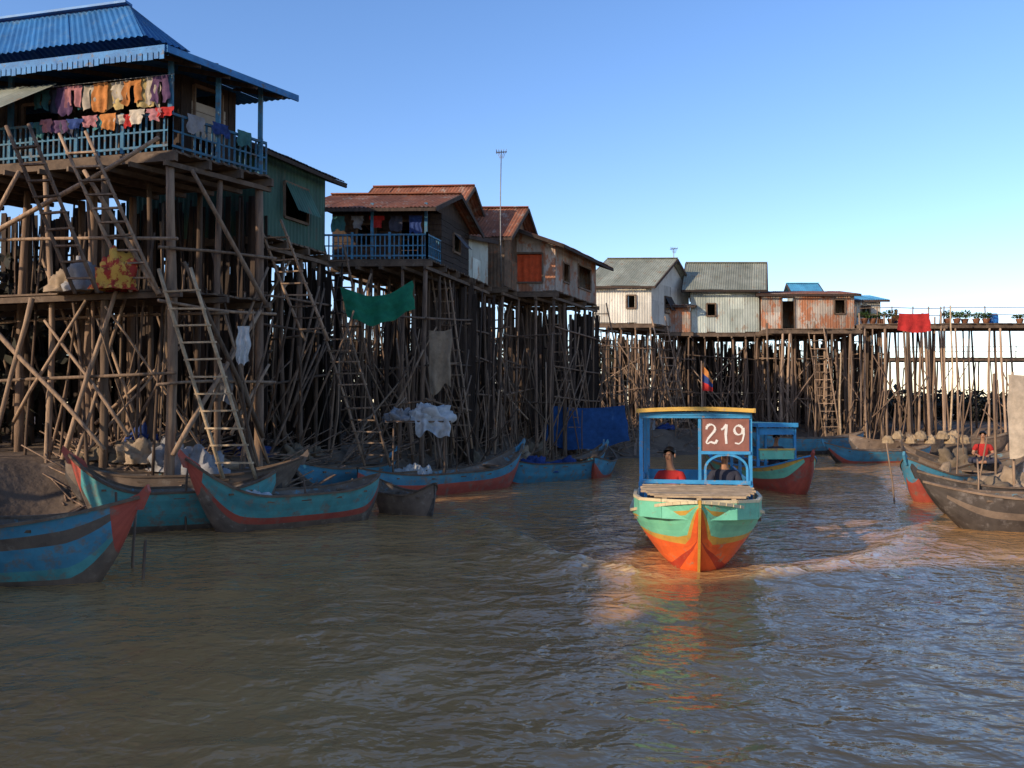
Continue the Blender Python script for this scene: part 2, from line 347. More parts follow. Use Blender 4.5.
    if roof=='gable_u':
        k=rise/(D/2);ze=zt-k*o;f=.035
        A=p(-o,-o);B=p(W+o,-o);R0=p(-o,D/2);R1=p(W+o,D/2);C=p(-o,D+o);E=p(W+o,D+o)
        mb.sheet(v3(A,ze+f),v3(B,ze+f),v3(R1,zr+f),v3(R0,zr+f));mb.sheet(v3(E,ze+f),v3(C,ze+f),v3(R0,zr+f),v3(R1,zr+f))
        mb.beam(v3(R0,zr+.06),v3(R1,zr+.06),.22,.04)
        for q0,q1 in ((A,R0),(C,R0),(B,R1),(E,R1)): mb.beam(v3(q0,ze-.04),v3(q1,zr-.04),.05,.13,1)
        mb.beam(v3(A,ze-.05),v3(B,ze-.05),.05,.1,1)
        for aa in (0+vb,W):
            g=[p(aa,0),p(aa,D),p(aa,D/2)]; g=[v3(g[0],zt-.01),v3(g[1],zt-.01),v3(g[2],zr-.06)];mb.add(g,[(0,1,2)],2)
    elif roof=='gable_v':
        k=rise/(W/2);ze=zt-k*o;f=.035
        A=p(-o,-o);B=p(-o,D+o);R0=p(W/2,-o);R1=p(W/2,D+o);C=p(W+o,-o);E=p(W+o,D+o)
        mb.sheet(v3(A,ze+f),v3(B,ze+f),v3(R1,zr+f),v3(R0,zr+f));mb.sheet(v3(E,ze+f),v3(C,ze+f),v3(R0,zr+f),v3(R1,zr+f))
        for q0,q1 in ((A,R0),(C,R0),(B,R1),(E,R1)): mb.beam(v3(q0,ze-.04),v3(q1,zr-.04),.05,.13,1)
        mb.beam(v3(A,ze-.05),v3(B,ze-.05),.05,.1,1)
        for bb in (va,D): mb.add([v3(p(0,bb),zt-.01),v3(p(W,bb),zt-.01),v3(p(W/2,bb),zr-.06)],[(0,1,2)],2)
    elif roof=='shed_u':
        f=.035;A=p(-o,-o);B=p(W+o,-o);C=p(-o,D+o);E=p(W+o,D+o);zl=zt-.1
        mb.sheet(v3(A,zl+f),v3(B,zl+f),v3(E,zr+f),v3(C,zr+f))
        for q0,q1 in ((A,C),(B,E)): mb.beam(v3(q0,zl-.04),v3(q1,zr-.04),.05,.13,1)
        mb.beam(v3(A,zl-.05),v3(B,zl-.05),.05,.1,1)
        for aa in (vb,W): mb.add([v3(p(aa,0),zt-.01),v3(p(aa,D),zt-.01),v3(p(aa,D),zr-.05)],[(0,1,2)],2)
    if mb.v: mb.part('roof',[rmat,fascia,gmat or wall],H)
    return H,p
def screen(p,W,D,z1,cover=.85,a0=0,ragg=.4,lab='added dark pole and board backing for shade under a house'):  # added backing, fills gaps between stilts so the space behind stays dark
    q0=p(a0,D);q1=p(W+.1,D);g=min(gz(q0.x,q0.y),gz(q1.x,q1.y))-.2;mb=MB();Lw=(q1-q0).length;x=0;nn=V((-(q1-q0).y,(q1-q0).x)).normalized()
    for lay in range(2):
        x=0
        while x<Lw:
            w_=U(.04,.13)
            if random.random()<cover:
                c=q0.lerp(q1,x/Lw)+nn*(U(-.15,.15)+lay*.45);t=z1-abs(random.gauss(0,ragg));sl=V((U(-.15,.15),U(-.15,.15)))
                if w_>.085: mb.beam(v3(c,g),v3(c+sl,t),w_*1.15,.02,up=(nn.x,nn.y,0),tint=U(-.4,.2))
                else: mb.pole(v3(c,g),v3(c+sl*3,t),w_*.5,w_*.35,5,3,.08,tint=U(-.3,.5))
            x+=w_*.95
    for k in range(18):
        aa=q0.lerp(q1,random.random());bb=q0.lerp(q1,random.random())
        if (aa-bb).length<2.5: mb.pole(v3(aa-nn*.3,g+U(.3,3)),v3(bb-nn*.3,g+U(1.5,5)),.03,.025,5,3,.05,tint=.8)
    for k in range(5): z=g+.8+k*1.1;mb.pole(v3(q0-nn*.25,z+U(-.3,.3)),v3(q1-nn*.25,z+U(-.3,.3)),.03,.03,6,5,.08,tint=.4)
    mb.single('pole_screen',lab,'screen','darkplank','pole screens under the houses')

# House 1 blue
D1=2.4
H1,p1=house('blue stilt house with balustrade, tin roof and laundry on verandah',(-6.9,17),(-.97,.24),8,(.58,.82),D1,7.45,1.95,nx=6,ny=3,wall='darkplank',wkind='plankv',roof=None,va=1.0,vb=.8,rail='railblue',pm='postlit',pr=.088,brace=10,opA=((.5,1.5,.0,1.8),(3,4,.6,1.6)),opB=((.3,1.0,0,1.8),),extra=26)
def q1(a,b,z): return v3(p1(a,b),z)
mb=MB()
mb.sheet(q1(.35,-.3,9.72),q1(9,-.3,9.72),q1(9,.35,10.7),q1(1.4,.35,10.7),.15,.02)
mb.sheet(q1(9,.8,9.75),q1(.35,.8,9.75),q1(1.4,.35,10.7),q1(9,.35,10.7),.15,.02)
mb.sheet(q1(.35,.8,9.75),q1(.35,-.3,9.72),q1(1.4,.35,10.7),q1(1.4,.36,10.7),.15,.02)
mb.sheet(q1(-.4,-.5,9.33),q1(9,-.5,9.33),q1(9,.6,9.66),q1(.3,.6,9.66),.15,.02)
mb.sheet(q1(-.4,2.8,9.33),q1(-.4,-.5,9.33),q1(.35,.6,9.66),q1(.35,2.1,9.66),.15,.02)
mb.sheet(q1(9,2.8,9.33),q1(-.4,2.8,9.33),q1(.35,2.1,9.66),q1(9,2.1,9.66),.15,.02)
mb.sheet(q1(.32,.55,9.65),q1(9,.55,9.65),q1(9,2.15,9.69),q1(.32,2.15,9.65),.15,.02)
mb.beam(q1(-.4,-.52,9.3),q1(9,-.52,9.3),.04,.14,1);mb.beam(q1(-.42,-.5,9.3),q1(-.42,2.8,9.3),.04,.14,1)
mb.beam(q1(1.4,.35,10.75),q1(9,.35,10.75),.22,.05,0)
for a in (0,1.2,2.4,3.6,4.8,6): mb.beam(q1(a,-.45,9.22),q1(a,1.1,9.53),.05,.09,2)
for b0 in (.3,1.0,1.7,2.4): mb.beam(q1(-.38,b0,9.22),q1(.85,b0,9.53),.05,.09,2)
for i in range(70):
    a=-.35+i*.125;mb.beam(q1(a,-.54,9.25),q1(a,-.54,9.1+U(-.02,.02)),.1,.012,1,up=(.24,.97,0))
mb.part('roof',['blueroof','bluepaint','darkplank'],H1)
mb=MB();mb.sheet(q1(2.6,-.1,9.0),q1(6.5,-.1,9.0),q1(6.5,-.9,8.3),q1(3.0,-.9,8.3),.14,.015);mb.part('awning','greyroof',H1,label='grey corrugated side awning')
mb=MB();mb.wall(p1(.78,1.25),p1(.78,2.1),8.1,8.9,(),'planks');mb.part('panel','concrete',H1)
for A,B in ((q1(4.6,-.35,5.6),q1(-.1,-.35,7.6)),(q1(4.4,-.3,4.4),q1(1.1,-.3,1.4)),(q1(2.9,-.3,4.5),q1(3.9,-.3,1.2)),(q1(2.2,-.2,1.2),q1(1.0,-.2,4.6)),(q1(0,-.2,4.5),q1(1.8,-.2,7.1)),(q1(-.15,0,1.3),q1(-.15,2.1,4.4)),(q1(-.15,2.2,1.6),q1(-.15,.2,5.2)),(q1(5.2,-.2,4.5),q1(3.4,-.2,7.2)),(q1(6.5,-.2,1.4),q1(4.4,-.2,4.4)),(q1(-.2,2.3,4.4),q1(-.2,.3,7.1))):
    mb=MB();mb.pole(A,B,.055,.042,7,6,.06);mb.part('brace','postlit',H1)
mb=MB()
for i in range(11): b0=.1+i*.21;mb.beam(q1(-.1+U(-.1,.1),b0,4.62),q1(7,b0,4.62),.17,.04)
for b0 in (0,1.1,2.2): mb.beam(q1(-.3,b0,4.52),q1(7.2,b0,4.5),.09,.12)
mb.part('lower_platform','plank',H1)
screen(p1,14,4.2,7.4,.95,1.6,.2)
# House 2 green
H2,p2=house('green tin-walled stilt house with dark roof and propped shutter',(-6.15,20.6),(-.95,.3),4,(.38,.92),2.7,6.5,2.1,nx=4,ny=4,wall='greenwall',roof='gable_v',rise=.8,over=.4,rmat='darkroof',opB=((.9,1.9,.6,1.5,'greenwall'),),brace=9,extra=14,pm='post')
screen(p2,5,3.4,6.4)
H3,p3=house('rust-roofed wooden stilt house with open verandah and blue railing',(-2.6,26),(-1,.03),3.5,(.3,.95),3.6,6.85,1.65,nx=5,ny=4,wall='darkplank',wkind='planks',roof='gable_u',rise=.75,over=.4,rmat='rustroof',va=1.1,rail='railblue',opA=((.6,1.3,0,1.4),(2.1,2.7,.6,1.3)),opB=((1,1.6,.6,1.2,'darkroof'),),brace=14,extra=18)
screen(p3,4.5,4,6.6)
H3b,p3b=house('small shed house of grey tin beside the rust-roofed house',(-1.7,29.4),(-1,.05),1.6,(.3,.95),2.6,6.9,1.4,nx=3,ny=3,wall='zincwall',roof='shed_u',rise=.3,over=.3,rmat='darkroof',brace=5,extra=8)
screen(p3b,2.6,3,6.6)
H3c,p3c=house('stilt house behind with rusted gable roof',(-2.3,31.5),(-1,.05),3.2,(.3,.95),3,7.2,2.5,nx=4,ny=3,wall='brownwall',roof='gable_u',rise=1.2,over=.4,rmat='rustroof',brace=3,extra=8)
H4a,p4a=house('brown stilt house with rusted gable roof',(-.3,33.0),(-1,.02),2.4,(.35,.93),3.0,7.0,2.2,nx=4,ny=3,wall='brownwall',roof='gable_u',rise=1.2,over=.45,rmat='rustroof',opA=((.8,1.5,.7,1.5),),brace=6,extra=10)
H4,p4=house('stilt house with patched rusty tin walls and long dark roof',(1.75,34.2),(-1,.05),3.1,(.42,.91),5.0,7.0,1.95,nx=5,ny=5,wall='patchwall',roof='gable_v',rise=.55,over=.6,rmat='rustroof',opA=((.5,2.3,.35,1.55),),opB=((.8,1.5,.5,1.3),(2.6,4.2,.5,1.5)),brace=18,extra=24)
grid0=MB();pts=[]
for j in range(7):
    for i in range(22): pts.append(v3(p4(.55+1.15*i/21,.06+.025*math.sin(i*1.3)),7.4+1.1*j/6))
grid0.add(pts,[(j*22+i,j*22+i+1,(j+1)*22+i+1,(j+1)*22+i) for j in range(6) for i in range(21)],0,0,True);grid0.single('red_curtain','bright orange-red cloth curtain across the window of a tin house','curtain','curtain_cloth')
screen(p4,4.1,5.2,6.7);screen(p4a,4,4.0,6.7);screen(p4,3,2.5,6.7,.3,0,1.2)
H5,p5=house('whitewashed tin stilt house with grey gable roof',(7.4,45),(-1,.02),3.1,(.6,.8),4.6,6.8,2.2,nx=5,ny=5,wall='whitewall',roof='gable_u',rise=1.55,over=.4,rmat='greyroof',opA=((.8,1.3,.8,1.5),),opB=((1.5,2.3,.7,1.6,'darkroof'),),brace=14,extra=26,gmat='whitewall',pr=.055)
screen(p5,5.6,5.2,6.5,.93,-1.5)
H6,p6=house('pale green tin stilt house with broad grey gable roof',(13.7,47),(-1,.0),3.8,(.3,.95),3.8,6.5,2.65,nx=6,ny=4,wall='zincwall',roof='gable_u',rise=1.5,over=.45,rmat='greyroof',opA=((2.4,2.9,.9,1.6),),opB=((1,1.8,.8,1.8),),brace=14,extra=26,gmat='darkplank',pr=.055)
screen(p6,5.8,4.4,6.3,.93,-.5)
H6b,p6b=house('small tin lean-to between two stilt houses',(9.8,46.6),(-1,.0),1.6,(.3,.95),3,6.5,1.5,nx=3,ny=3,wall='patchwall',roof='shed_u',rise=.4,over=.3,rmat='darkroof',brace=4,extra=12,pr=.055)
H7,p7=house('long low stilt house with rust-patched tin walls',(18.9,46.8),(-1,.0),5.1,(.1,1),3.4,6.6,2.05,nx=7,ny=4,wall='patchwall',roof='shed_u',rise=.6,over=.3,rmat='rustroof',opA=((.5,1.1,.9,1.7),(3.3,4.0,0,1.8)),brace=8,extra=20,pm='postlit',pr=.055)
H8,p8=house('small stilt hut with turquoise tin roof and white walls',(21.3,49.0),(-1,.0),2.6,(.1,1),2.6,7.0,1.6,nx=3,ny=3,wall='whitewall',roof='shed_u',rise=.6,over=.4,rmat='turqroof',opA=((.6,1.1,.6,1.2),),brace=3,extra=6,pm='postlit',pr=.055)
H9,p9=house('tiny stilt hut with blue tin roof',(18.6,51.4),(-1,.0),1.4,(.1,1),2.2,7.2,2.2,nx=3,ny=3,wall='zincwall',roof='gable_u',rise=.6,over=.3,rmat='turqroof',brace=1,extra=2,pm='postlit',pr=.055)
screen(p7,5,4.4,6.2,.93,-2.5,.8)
# row continuing past the frame (unseen, sited to shade near boats and foreground water)
HA,pA=house('brown plank stilt house with grey tin roof further along',(-12.7,.9),(-.95,.3),6,(.34,.94),9.9,7.2,2.0,nx=5,ny=6,wall='brownwall',roof='gable_v',rise=1.3,over=.6,rmat='greyroof',brace=6,extra=6)
HB,pB=house('brown plank stilt house with rust tin roof further along',(-15.5,-17.5),(-.95,.3),6,(.34,.94),9.5,7.2,2.0,nx=5,ny=6,wall='brownwall',roof='gable_v',rise=1.3,over=.6,rmat='rustroof',brace=6,extra=6)
HC,pC=house('unseen low brown stilt shed added to shade the water',(-14.2,-9.5),(-.95,.3),4,(.16,.98),11.0,3.85,2.1,nx=4,ny=6,wall='brownwall',roof='gable_v',rise=.5,over=.5,rmat='rustroof',brace=4,extra=2)  # unseen shed, added to keep sun off the left foreground water
def plankscreen(a,b2,z0,z1,lab):
    mb=MB();mb.wall(a,b2,z0,z1,(),'plankv');mb.single('plank_screen',lab,'screen','darkplank','pole screens under the houses')
plankscreen(pC(.1,.3),pC(.1,10.8),-.5,3.7,'added plank screen blocking sun under the unseen low shed')  # added screen, stops sun passing under the unseen shed
plankscreen(pB(5.9,.3),pB(5.9,9.3),.5,7.1,'plank screen under the far side of a house');plankscreen(pB(.1,9.2),pB(5.9,9.2),0,7.1,'plank screen under the end of a house')
plankscreen(pA(.1,.3),pA(5.9,.3),-.5,7.1,'plank screen under the end of a house');plankscreen(pA(3,.3),pA(3,9.6),.5,7.1,'plank screen under the middle of a house')
# platform walkway
def platform(label,x0,x1,y0,y1,z,npx,npy,rail=True,pm='postlit',pr=(.045,.075)):
    H=thing('stilt_walkway',label,'walkway',((x0+x1)/2,(y0+y1)/2,gz((x0+x1)/2,y0)),'raised wooden walkways')
    mb=MB();n=int((x1-x0)/.25)
    for i in range(n): x=x0+(x1-x0)*(i+.5)/n;mb.beam((x,y0-.1+U(-.12,.05),z-.03),(x,y1+.1,z-.03),.22,.05)
    for y in (y0,(y0+y1)/2,y1): mb.beam((x0-.2,y,z-.17),(x1+.2,y,z-.17),.12,.2)
    mb.part('deck','plank',H)
    for i in range(npx):
        for j in range(npy):
            if random.random()<.12: continue
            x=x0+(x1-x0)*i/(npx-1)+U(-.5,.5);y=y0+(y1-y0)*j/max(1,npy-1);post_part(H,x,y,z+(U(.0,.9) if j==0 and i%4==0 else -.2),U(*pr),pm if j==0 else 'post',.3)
    for k in range(int(npx*1.1)):
        mb=MB();x=U(x0,x1-2);za=gz(x,y0)+U(0,2);mb.pole((x,y0-.1,za),(x+U(-2,2),y0-.1,za+U(1.5,3.5)),.035,.03,6,4,.08);mb.part('brace','post',H)
    if rail:
        mb=MB()
        for zz in (.45,.85): mb.pole((x0,y0+.1,z+zz),(x1,y0+.1,z+zz),.022,.022,6,20,.1)
        for i in range(npx//2): x=x0+(x1-x0)*i/(npx//2-1)+U(-.3,.3);mb.pole((x,y0+.1,z),(x+U(-.08,.08),y0+.1,z+.95),.03,.03,6,2,.01)
        mb.part('railing',pm,H)
    return H
platform('raised plank walkway on tall sunlit stilts beside the hut',19.0,23.5,46.2,48.6,6.9,13,4)
platform('narrow raised plank walkway on thin sunlit stilts',23.5,34,46.4,48.2,6.95,10,3)
platform('raised plank landing in front of the patched house',13.6,18.5,45.3,46.6,6.55,10,2,False)
platform('distant raised plank walkway on thin stilts',30,64,68,70,6.4,22,2,True,'post')
# ------------------------------------------------------------------ ladders
def ladder(p,q,w=.55,n=10,lab='wooden ladder leaning under a stilt house',pm='postlit',side=None,r=.035):
    p=V(p);q=V(q);d=(q-p).normalized();s=V(side) if side else d.cross(V((0,0,1))).normalized()
    s=s.normalized()*w/2;e=thing('wooden_ladder',lab,'ladder',tuple(p),'ladders of the stilt houses')
    for k in (-1,1):
        mb=MB();mb.pole(p+s*k-d*.15,q+s*k+d*.3,r*1.1,r,6,4,.02);mb.part('side_rail',pm,e)
    for i in range(n):
        mb=MB();c=p.lerp(q,(i+.5)/n);mb.beam(c-s*1.12,c+s*1.12+V((0,0,U(-.02,.02))),.085,.035,up=(0,0,1));mb.part('rung',pm,e)
R=V((.95,-.2,0))
ladder((-5.35,16.6,1.0),(-6.55,16.65,4.7),.7,11,'long pale wooden ladder up to the lower platform','lightwood',R)
ladder((-7.4,16.9,4.7),(-8.7,16.9,7.5),.6,10,'steep wooden ladder up to the blue verandah','postlit',R)
ladder((-8.3,16.4,4.6),(-9.4,16.2,7.4),.5,9,'thin ladder beside the verandah','post',R)
ladder((-4.75,20.4,4.0),(-5.75,20.4,6.5),.6,9,'wooden ladder below the green house','postlit',R)
ladder((-3.5,21.9,.9),(-4.6,22.2,4.2),.7,11,'wooden ladder from the mud to the green house','postlit',R)
ladder((-4.3,23.6,3.6),(-5.0,24,6.6),.6,8,'short wooden ladder between stilts','post',R)
ladder((-1.6,27.6,1.1),(-2.4,28,6.8),.6,14,'tall thin ladder at the rust-roofed house','postlit',R)
ladder((2.6,35.6,.9),(1.6,35.8,6.8),.65,15,'tall wooden ladder at the patched tin house','postlit',R)
ladder((5.6,41,.6),(4.2,40.4,7),.7,15,'tall ladder to the tin house','postlit',R)
ladder((8.9,44,1),(7.7,44.3,6.8),.7,14,'tall ladder at the whitewashed house','postlit',R)
ladder((16.8,44.8,1.1),(16.2,45.2,6.5),.8,13,'steep wooden steps to the landing','postlit',R)
# ------------------------------------------------------------------ loose poles
def lpole(x,y,h,r,lean=.4,pm='post',z0=None,lab='tall crooked wooden pole standing in the mud'):
    mb=MB();g=gz(x,y) if z0 is None else z0
    mb.pole((x,y,g-.4),(x+U(-lean,lean),y+U(-lean,lean),g+h),r,r*.75,6,6,.09);mb.single('wooden_pole',lab,'pole',pm,'crooked poles under the houses')
segs=[((-10,17.4),(-6,18.6),24,5),((-6.4,19.5),(-4.2,24.5),32,4.5),((-5.5,25.5),(-1.6,28.5),32,5),((-1.6,29),(2.4,36),40,5.5),((2.6,38),(8,44),44,5.5),((8,45),(14,47),34,5),((14,46),(24,47.5),24,5),((24,46.5),(33,47.5),8,4)]
for a,b2,n,h in segs:
    a=V(a);b2=V(b2);nrm=V((-(b2-a).y,(b2-a).x)).normalized()
    for i in range(n):
        q=a.lerp(b2,random.random())+nrm*U(-.6,1.8)
        if i%2==0: lpole(q.x,q.y,h*U(.35,.8),U(.02,.038),2.4,random.choice(['post','postlit']),lab='crooked pole leaning diagonally among the stilts')
        else: lpole(q.x,q.y,h*U(.4,1),U(.018,.042),.8,random.choice(['post','post','postlit']))
for (x,y,h) in ((-4.75,11.2,.5),(-5.2,12,.9),(-6.3,13.5,.9),(-3.9,16.2,.9),(-5.9,15.6,1.4),(-1.4,22.8,1.8),(1.1,27,1.8),(2.4,29,2.2)):
    lpole(x,y,h+1,.025,.1,'post',-1,'thin mooring stake beside the boats')
for (x,y,z1) in ((22.9,44.5,7.7),(17.0,44,5.2),(27.5,45.4,7.9)):
    lpole(x,y,z1-1,.055,.15,'lightwood',1,'tall pale wooden pole in front of the walkway')
mb=MB()
for i in range(2200):
    a,b2=random.choice(list(zip(WL,WL[1:]))[6:15]);q=a.lerp(b2,random.random());nn=V((-(b2-a).y,(b2-a).x)).normalized();q=q+nn*U(.1,4.5)
    z=gz(q.x,q.y)+.03;an=U(0,3.14);l=U(.15,1.4);d=V((math.cos(an),math.sin(an),U(-.1,.6)))*l
    mb.pole(V((q.x,q.y,z)),V((q.x,q.y,z))+d,.02,.014,4,2,.03,tint=U(-.2,.6)) if i%3 else mb.beam(V((q.x,q.y,z)),V((q.x,q.y,z))+d,.12,.02,tint=U(-.2,.6))
o=mb.single('driftwood_litter','broken sticks and driftwood scattered over the mud bank','driftwood','post');o['kind']='stuff'
mb=MB()
def clump(x,y,r,h,n):
    g=gz(x,y)
    for k in range(n):
        d=V((random.gauss(0,1),random.gauss(0,1),random.gauss(0,1))).normalized()*random.random()**.35
        c=V((x+d.x*r,y+d.y*r,g+h*.5+d.z*h*.55));a=V((random.gauss(0,1),random.gauss(0,1),random.gauss(0,1))).normalized()*U(.12,.3);b3=a.cross(V((random.gauss(0,1),random.gauss(0,1),1))).normalized()*a.length*.5
        mb.add([c-a,c+b3,c+a,c-b3],[(0,1,2,3)],0,U(-.35,.35))
for a,b2 in list(zip(WL,WL[1:]))[5:16]:
    nn=V((-(b2-a).y,(b2-a).x)).normalized();Ls=(b2-a).length;
    if a.x>=40: continue
    x=0
    while x<Ls:
        q=a.lerp(b2,x/Ls);right=q.x>20;
        for off in (7.5,8.5,11):
            c=q+nn*(off+U(-1,1));clump(c.x,c.y,U(1.2,1.8),U(.9,2.0) if right else U(3.6,5.2),150)
        x+=1.25
o=mb.single('thicket','added dark green thicket closing the sky behind the stilt houses','bushes','darkleaf');o['kind']='stuff'  # thicket added to block sky between stilts, with shade in its leaf colour
# ------------------------------------------------------------------ cloth
def grid_cloth(p,u,w,h,mask=None,nx=12,ny=14,wave=.03,down=(0,0,-1),sag=0,rag=0):
    p=V(p);u=V(u).normalized();dn=V(down).normalized();nrm=u.cross(dn).normalized();mb=MB();ph=U(0,9);f=U(1.5,3)
    vs=[]
    for j in range(ny+1):
        for i in range(nx+1):
            s=i/nx;t=j/ny
            d=wave*(math.sin(s*6.28*f+ph+t*1.2)*(.3+t)+.5*noise.noise(V((s*4,t*4,ph)))*2)
            hh=h*(1+rag*noise.noise(V((s*3,ph,0)))*2)
            vs.append(p+u*((s-.5)*w*(1-.1*t*math.sin(ph)))+dn*(t*hh*(1+.06*math.sin(ph+s*5)))+nrm*d+V((0,0,-sag*math.sin(s*math.pi)))+u*.06*noise.noise(V((t*3,ph,s))))
    fs=[]
    for j in range(ny):
        for i in range(nx):
            if mask is None or mask((i+.5)/nx,(j+.5)/ny): o=j*(nx+1)+i;fs.append((o,o+1,o+nx+2,o+nx+1))
    used=sorted({i for f_ in fs for i in f_});mp={k:n for n,k in enumerate(used)}
    mb.add([vs[k] for k in used],[tuple(mp[i] for i in f_) for f_ in fs],0,0,True);return mb
shirt=lambda s,t: (t<.34 and not(.42<s<.58 and t<.1)) or (.14<s<.86)
trous=lambda s,t: (t<.25) or (s<.44 or s>.56)
def garment(p,u,kind,m,w=.5,h=.6,group='laundry hung along the verandah',where='on the verandah line'):
    mask={'shirt':shirt,'trousers':trous,'cloth':None}[kind]
    cname=m.split('_')[0];mb=grid_cloth(p,u,w,h,mask,wave=.022,rag=.15 if kind=='cloth' else .06)
    nm={'shirt':'hanging_shirt','trousers':'hanging_trousers','cloth':'hanging_cloth'}[kind]
    mb.single(nm,f'{cname} {kind} drying {where}',{'shirt':'shirt','trousers':'trousers','cloth':'cloth'}[kind],m,group)
uu=V((-.97,.24,0))
line=MB();line.pole(q1(-.1,-.02,8.98),q1(3.4,-.02,8.98),.008,.008,4,3,.01);line.single('clothes_line','thin clothes line strung along the blue verandah','line','metal')
cs=['purple_cloth','cream_cloth','yellow_cloth','orange_cloth','cream_cloth','yellow_cloth','orange_cloth','cream_cloth','teal_cloth','pink_cloth','purple_cloth','dark_cloth','teal_cloth']
for i,m in enumerate(cs):
    garment(q1(.2+i*.235+U(-.05,.05),-.04+i%3*.03,8.97+U(-.05,.01)),uu+V((0,0,U(-.05,.05))),random.choice(['shirt','shirt','cloth','cloth','trousers']),m,U(.3,.48),U(.36,.62))
cs=['red_cloth','pink_cloth','cream_cloth','red_cloth','cream_cloth','orange_cloth','teal_cloth','pink_cloth','navy_cloth','dark_cloth','purple_cloth','pink_cloth','teal_cloth']
for i,m in enumerate(cs):
    garment(q1(.12+i*.25+U(-.07,.07),-.06-i%3*.02,8.28+U(-.06,.03)),uu+V((0,0,U(-.05,.05))),random.choice(['cloth','cloth','cloth','shirt']),m,U(.24,.42),U(.16,.34),where='over the verandah rail')
for i,m in enumerate(['grey_cloth','navy_cloth','teal_cloth']):
    garment(q1(-.08,.5+i*.6,8.28),(.58,.82,0),'cloth',m,U(.3,.5),U(.25,.45),where='over the verandah rail')
for i,m in enumerate(['navy_cloth','dark_cloth','red_cloth','grey_cloth','teal_cloth']):
    garment(v3(p3(.4+i*.6,.06),8.2),(-1,0,0),random.choice(['shirt','cloth']),m,.4,U(.35,.6),'laundry on the rust-roofed house','under the verandah roof')
def hang(p,u,w,h,m,name,lab,cat,wave=.06,sag=.1,down=(0,0,-1),rag=.1):
    grid_cloth(p,u,w,h,None,24,18,wave,down,sag,rag).single(name,lab,cat,m)
hang((-3.75,23.4,5.7),(1,.25,.12),2.0,.9,'green_tarp','green_tarpaulin','green tarpaulin slung between stilts','tarpaulin',.07,.35,(.25,-.4,-1),.05)
hang((-2.1,24.8,4.55),(1,0,.06),.7,1.65,'tan_cloth','hanging_cloth','tan cloth hanging from stilts of the rust-roofed house','cloth',.07,.05)
hang((3.15,35.6,2.4),(1,.1,0),3.2,1.7,'blue_tarp','blue_tarpaulin','dark blue tarpaulin hung between poles at the water edge','tarpaulin',.08,.12)
hang((-5.45,17.2,3.9),(1,0,0),.25,.75,'white_cloth','hanging_cloth','white cloth tied to a stilt','cloth',.03,0)
hang((-6.2,18.2,3.2),(1,0,0),.4,.9,'grey_cloth','hanging_cloth','grey cloth hanging between stilts','cloth',.03,0)
hang((21.2,44.7,7.3),(1,0,0),1.6,.95,'red_cloth','red_banner','bright red banner tied to the walkway railing','banner',.03,.03,rag=0)
def heap(lab,x,y,z,rx,ry,h,m,name='cloth_heap',cat='cloth',fold=.3,grp=None):
    mb=MB();n=48;k=16;vs=[];fs=[];ph=U(0,50)
    for j in range(k+1):
        t=j/k*math.pi/2
        for i in range(n):
            a=2*math.pi*i/n;d=V((math.cos(a)*math.cos(t),math.sin(a)*math.cos(t),math.sin(t)))
            s=1+fold*noise.noise(d*2.2+V((ph,0,0)))*2+fold*.9*abs(noise.noise(d*5+V((0,ph,0))))+fold*.5*abs(noise.noise(d*11+V((0,ph,3))))
            vs.append(V((x+d.x*rx*s,y+d.y*ry*s,z-.06+d.z*h*s)))
    for j in range(k):
        for i in range(n): fs.append((j*n+i,j*n+(i+1)%n,(j+1)*n+(i+1)%n,(j+1)*n+i))
    mb.add(vs,fs,0,0,True);return mb.single(name,lab,cat,m,grp)
heap('red and yellow cloth bundle lying on the lower platform',-7.9,16.95,4.66,.36,.3,.62,'bundle')
heap('grey cloth bundle lying on the lower platform',-8.7,17.2,4.66,.35,.3,.55,'grey_cloth')
heap('tan cloth bundle on the lower platform',-9.1,17.4,4.66,.35,.3,.4,'tan_cloth')
for (x,y,rx,h,m,l) in ((-5.6,17.4,.75,.6,'white_cloth','white plastic sheeting heaped under the blue house'),(-6.5,17.6,.6,.8,'grey_cloth','grey sheeting heaped under the blue house'),(-2.6,22.9,.6,.75,'white_cloth','white sheet heaped on poles by the bank'),(-3.3,23.4,.45,.5,'tan_cloth','tan sack on the bank'),(-3.9,20.6,.5,.45,'tan_cloth','tan net heap on the bank'),(-3.2,21.4,.6,.4,'grey_cloth','grey net heap on the bank')):
    heap(l,x,y,gz(x,y),rx,rx*.7,h,m)
for k in range(36):
    a,b2=random.choice(list(zip(WL,WL[1:]))[6:14]);q=a.lerp(b2,random.random());nn=V((-(b2-a).y,(b2-a).x)).normalized();q=q+nn*U(.5,3)
    heap('old fishing net heaped on the mud bank',q.x,q.y,gz(q.x,q.y),U(.25,.6),U(.25,.5),U(.2,.5),random.choice(['net_cloth','tan_cloth','dark_cloth','grey_cloth','navy_cloth']),'net_heap','fishing net',.35,'old nets heaped on the bank')
e=thing('pole_rack','low pole rack standing on the mud bank','rack',(-2.4,22.5,.6))
for x,y in ((-3.1,22.3),(-1.8,22.3),(-3.1,22.9),(-1.8,22.9)):
    mb=MB();mb.pole((x,y,.2),(x,y,2.0),.03,.025,6,3,.05);mb.part('leg','post',e)
mb=MB()
for i in range(5): mb.pole((-3.3,22.2+i*.18,1.9),(-1.6,22.2+i*.18,1.9),.025,.025,6,3,.02)
mb.part('rack_top','post',e)
heap('crumpled white sheet lying on a pole rack by the bank',-2.2,22.5,1.93,.45,.3,.4,'white_cloth',fold=.4);heap('crumpled grey sheet lying on a pole rack by the bank',-2.95,22.55,1.93,.3,.3,.28,'grey_cloth',fold=.5)
hang((-2.1,22.2,2.1),(1,0,-.2),.9,.4,'white_cloth','hanging_cloth','white sheet edge hanging off a pole rack','cloth',.1,.05,(.1,-.3,-1),.6)
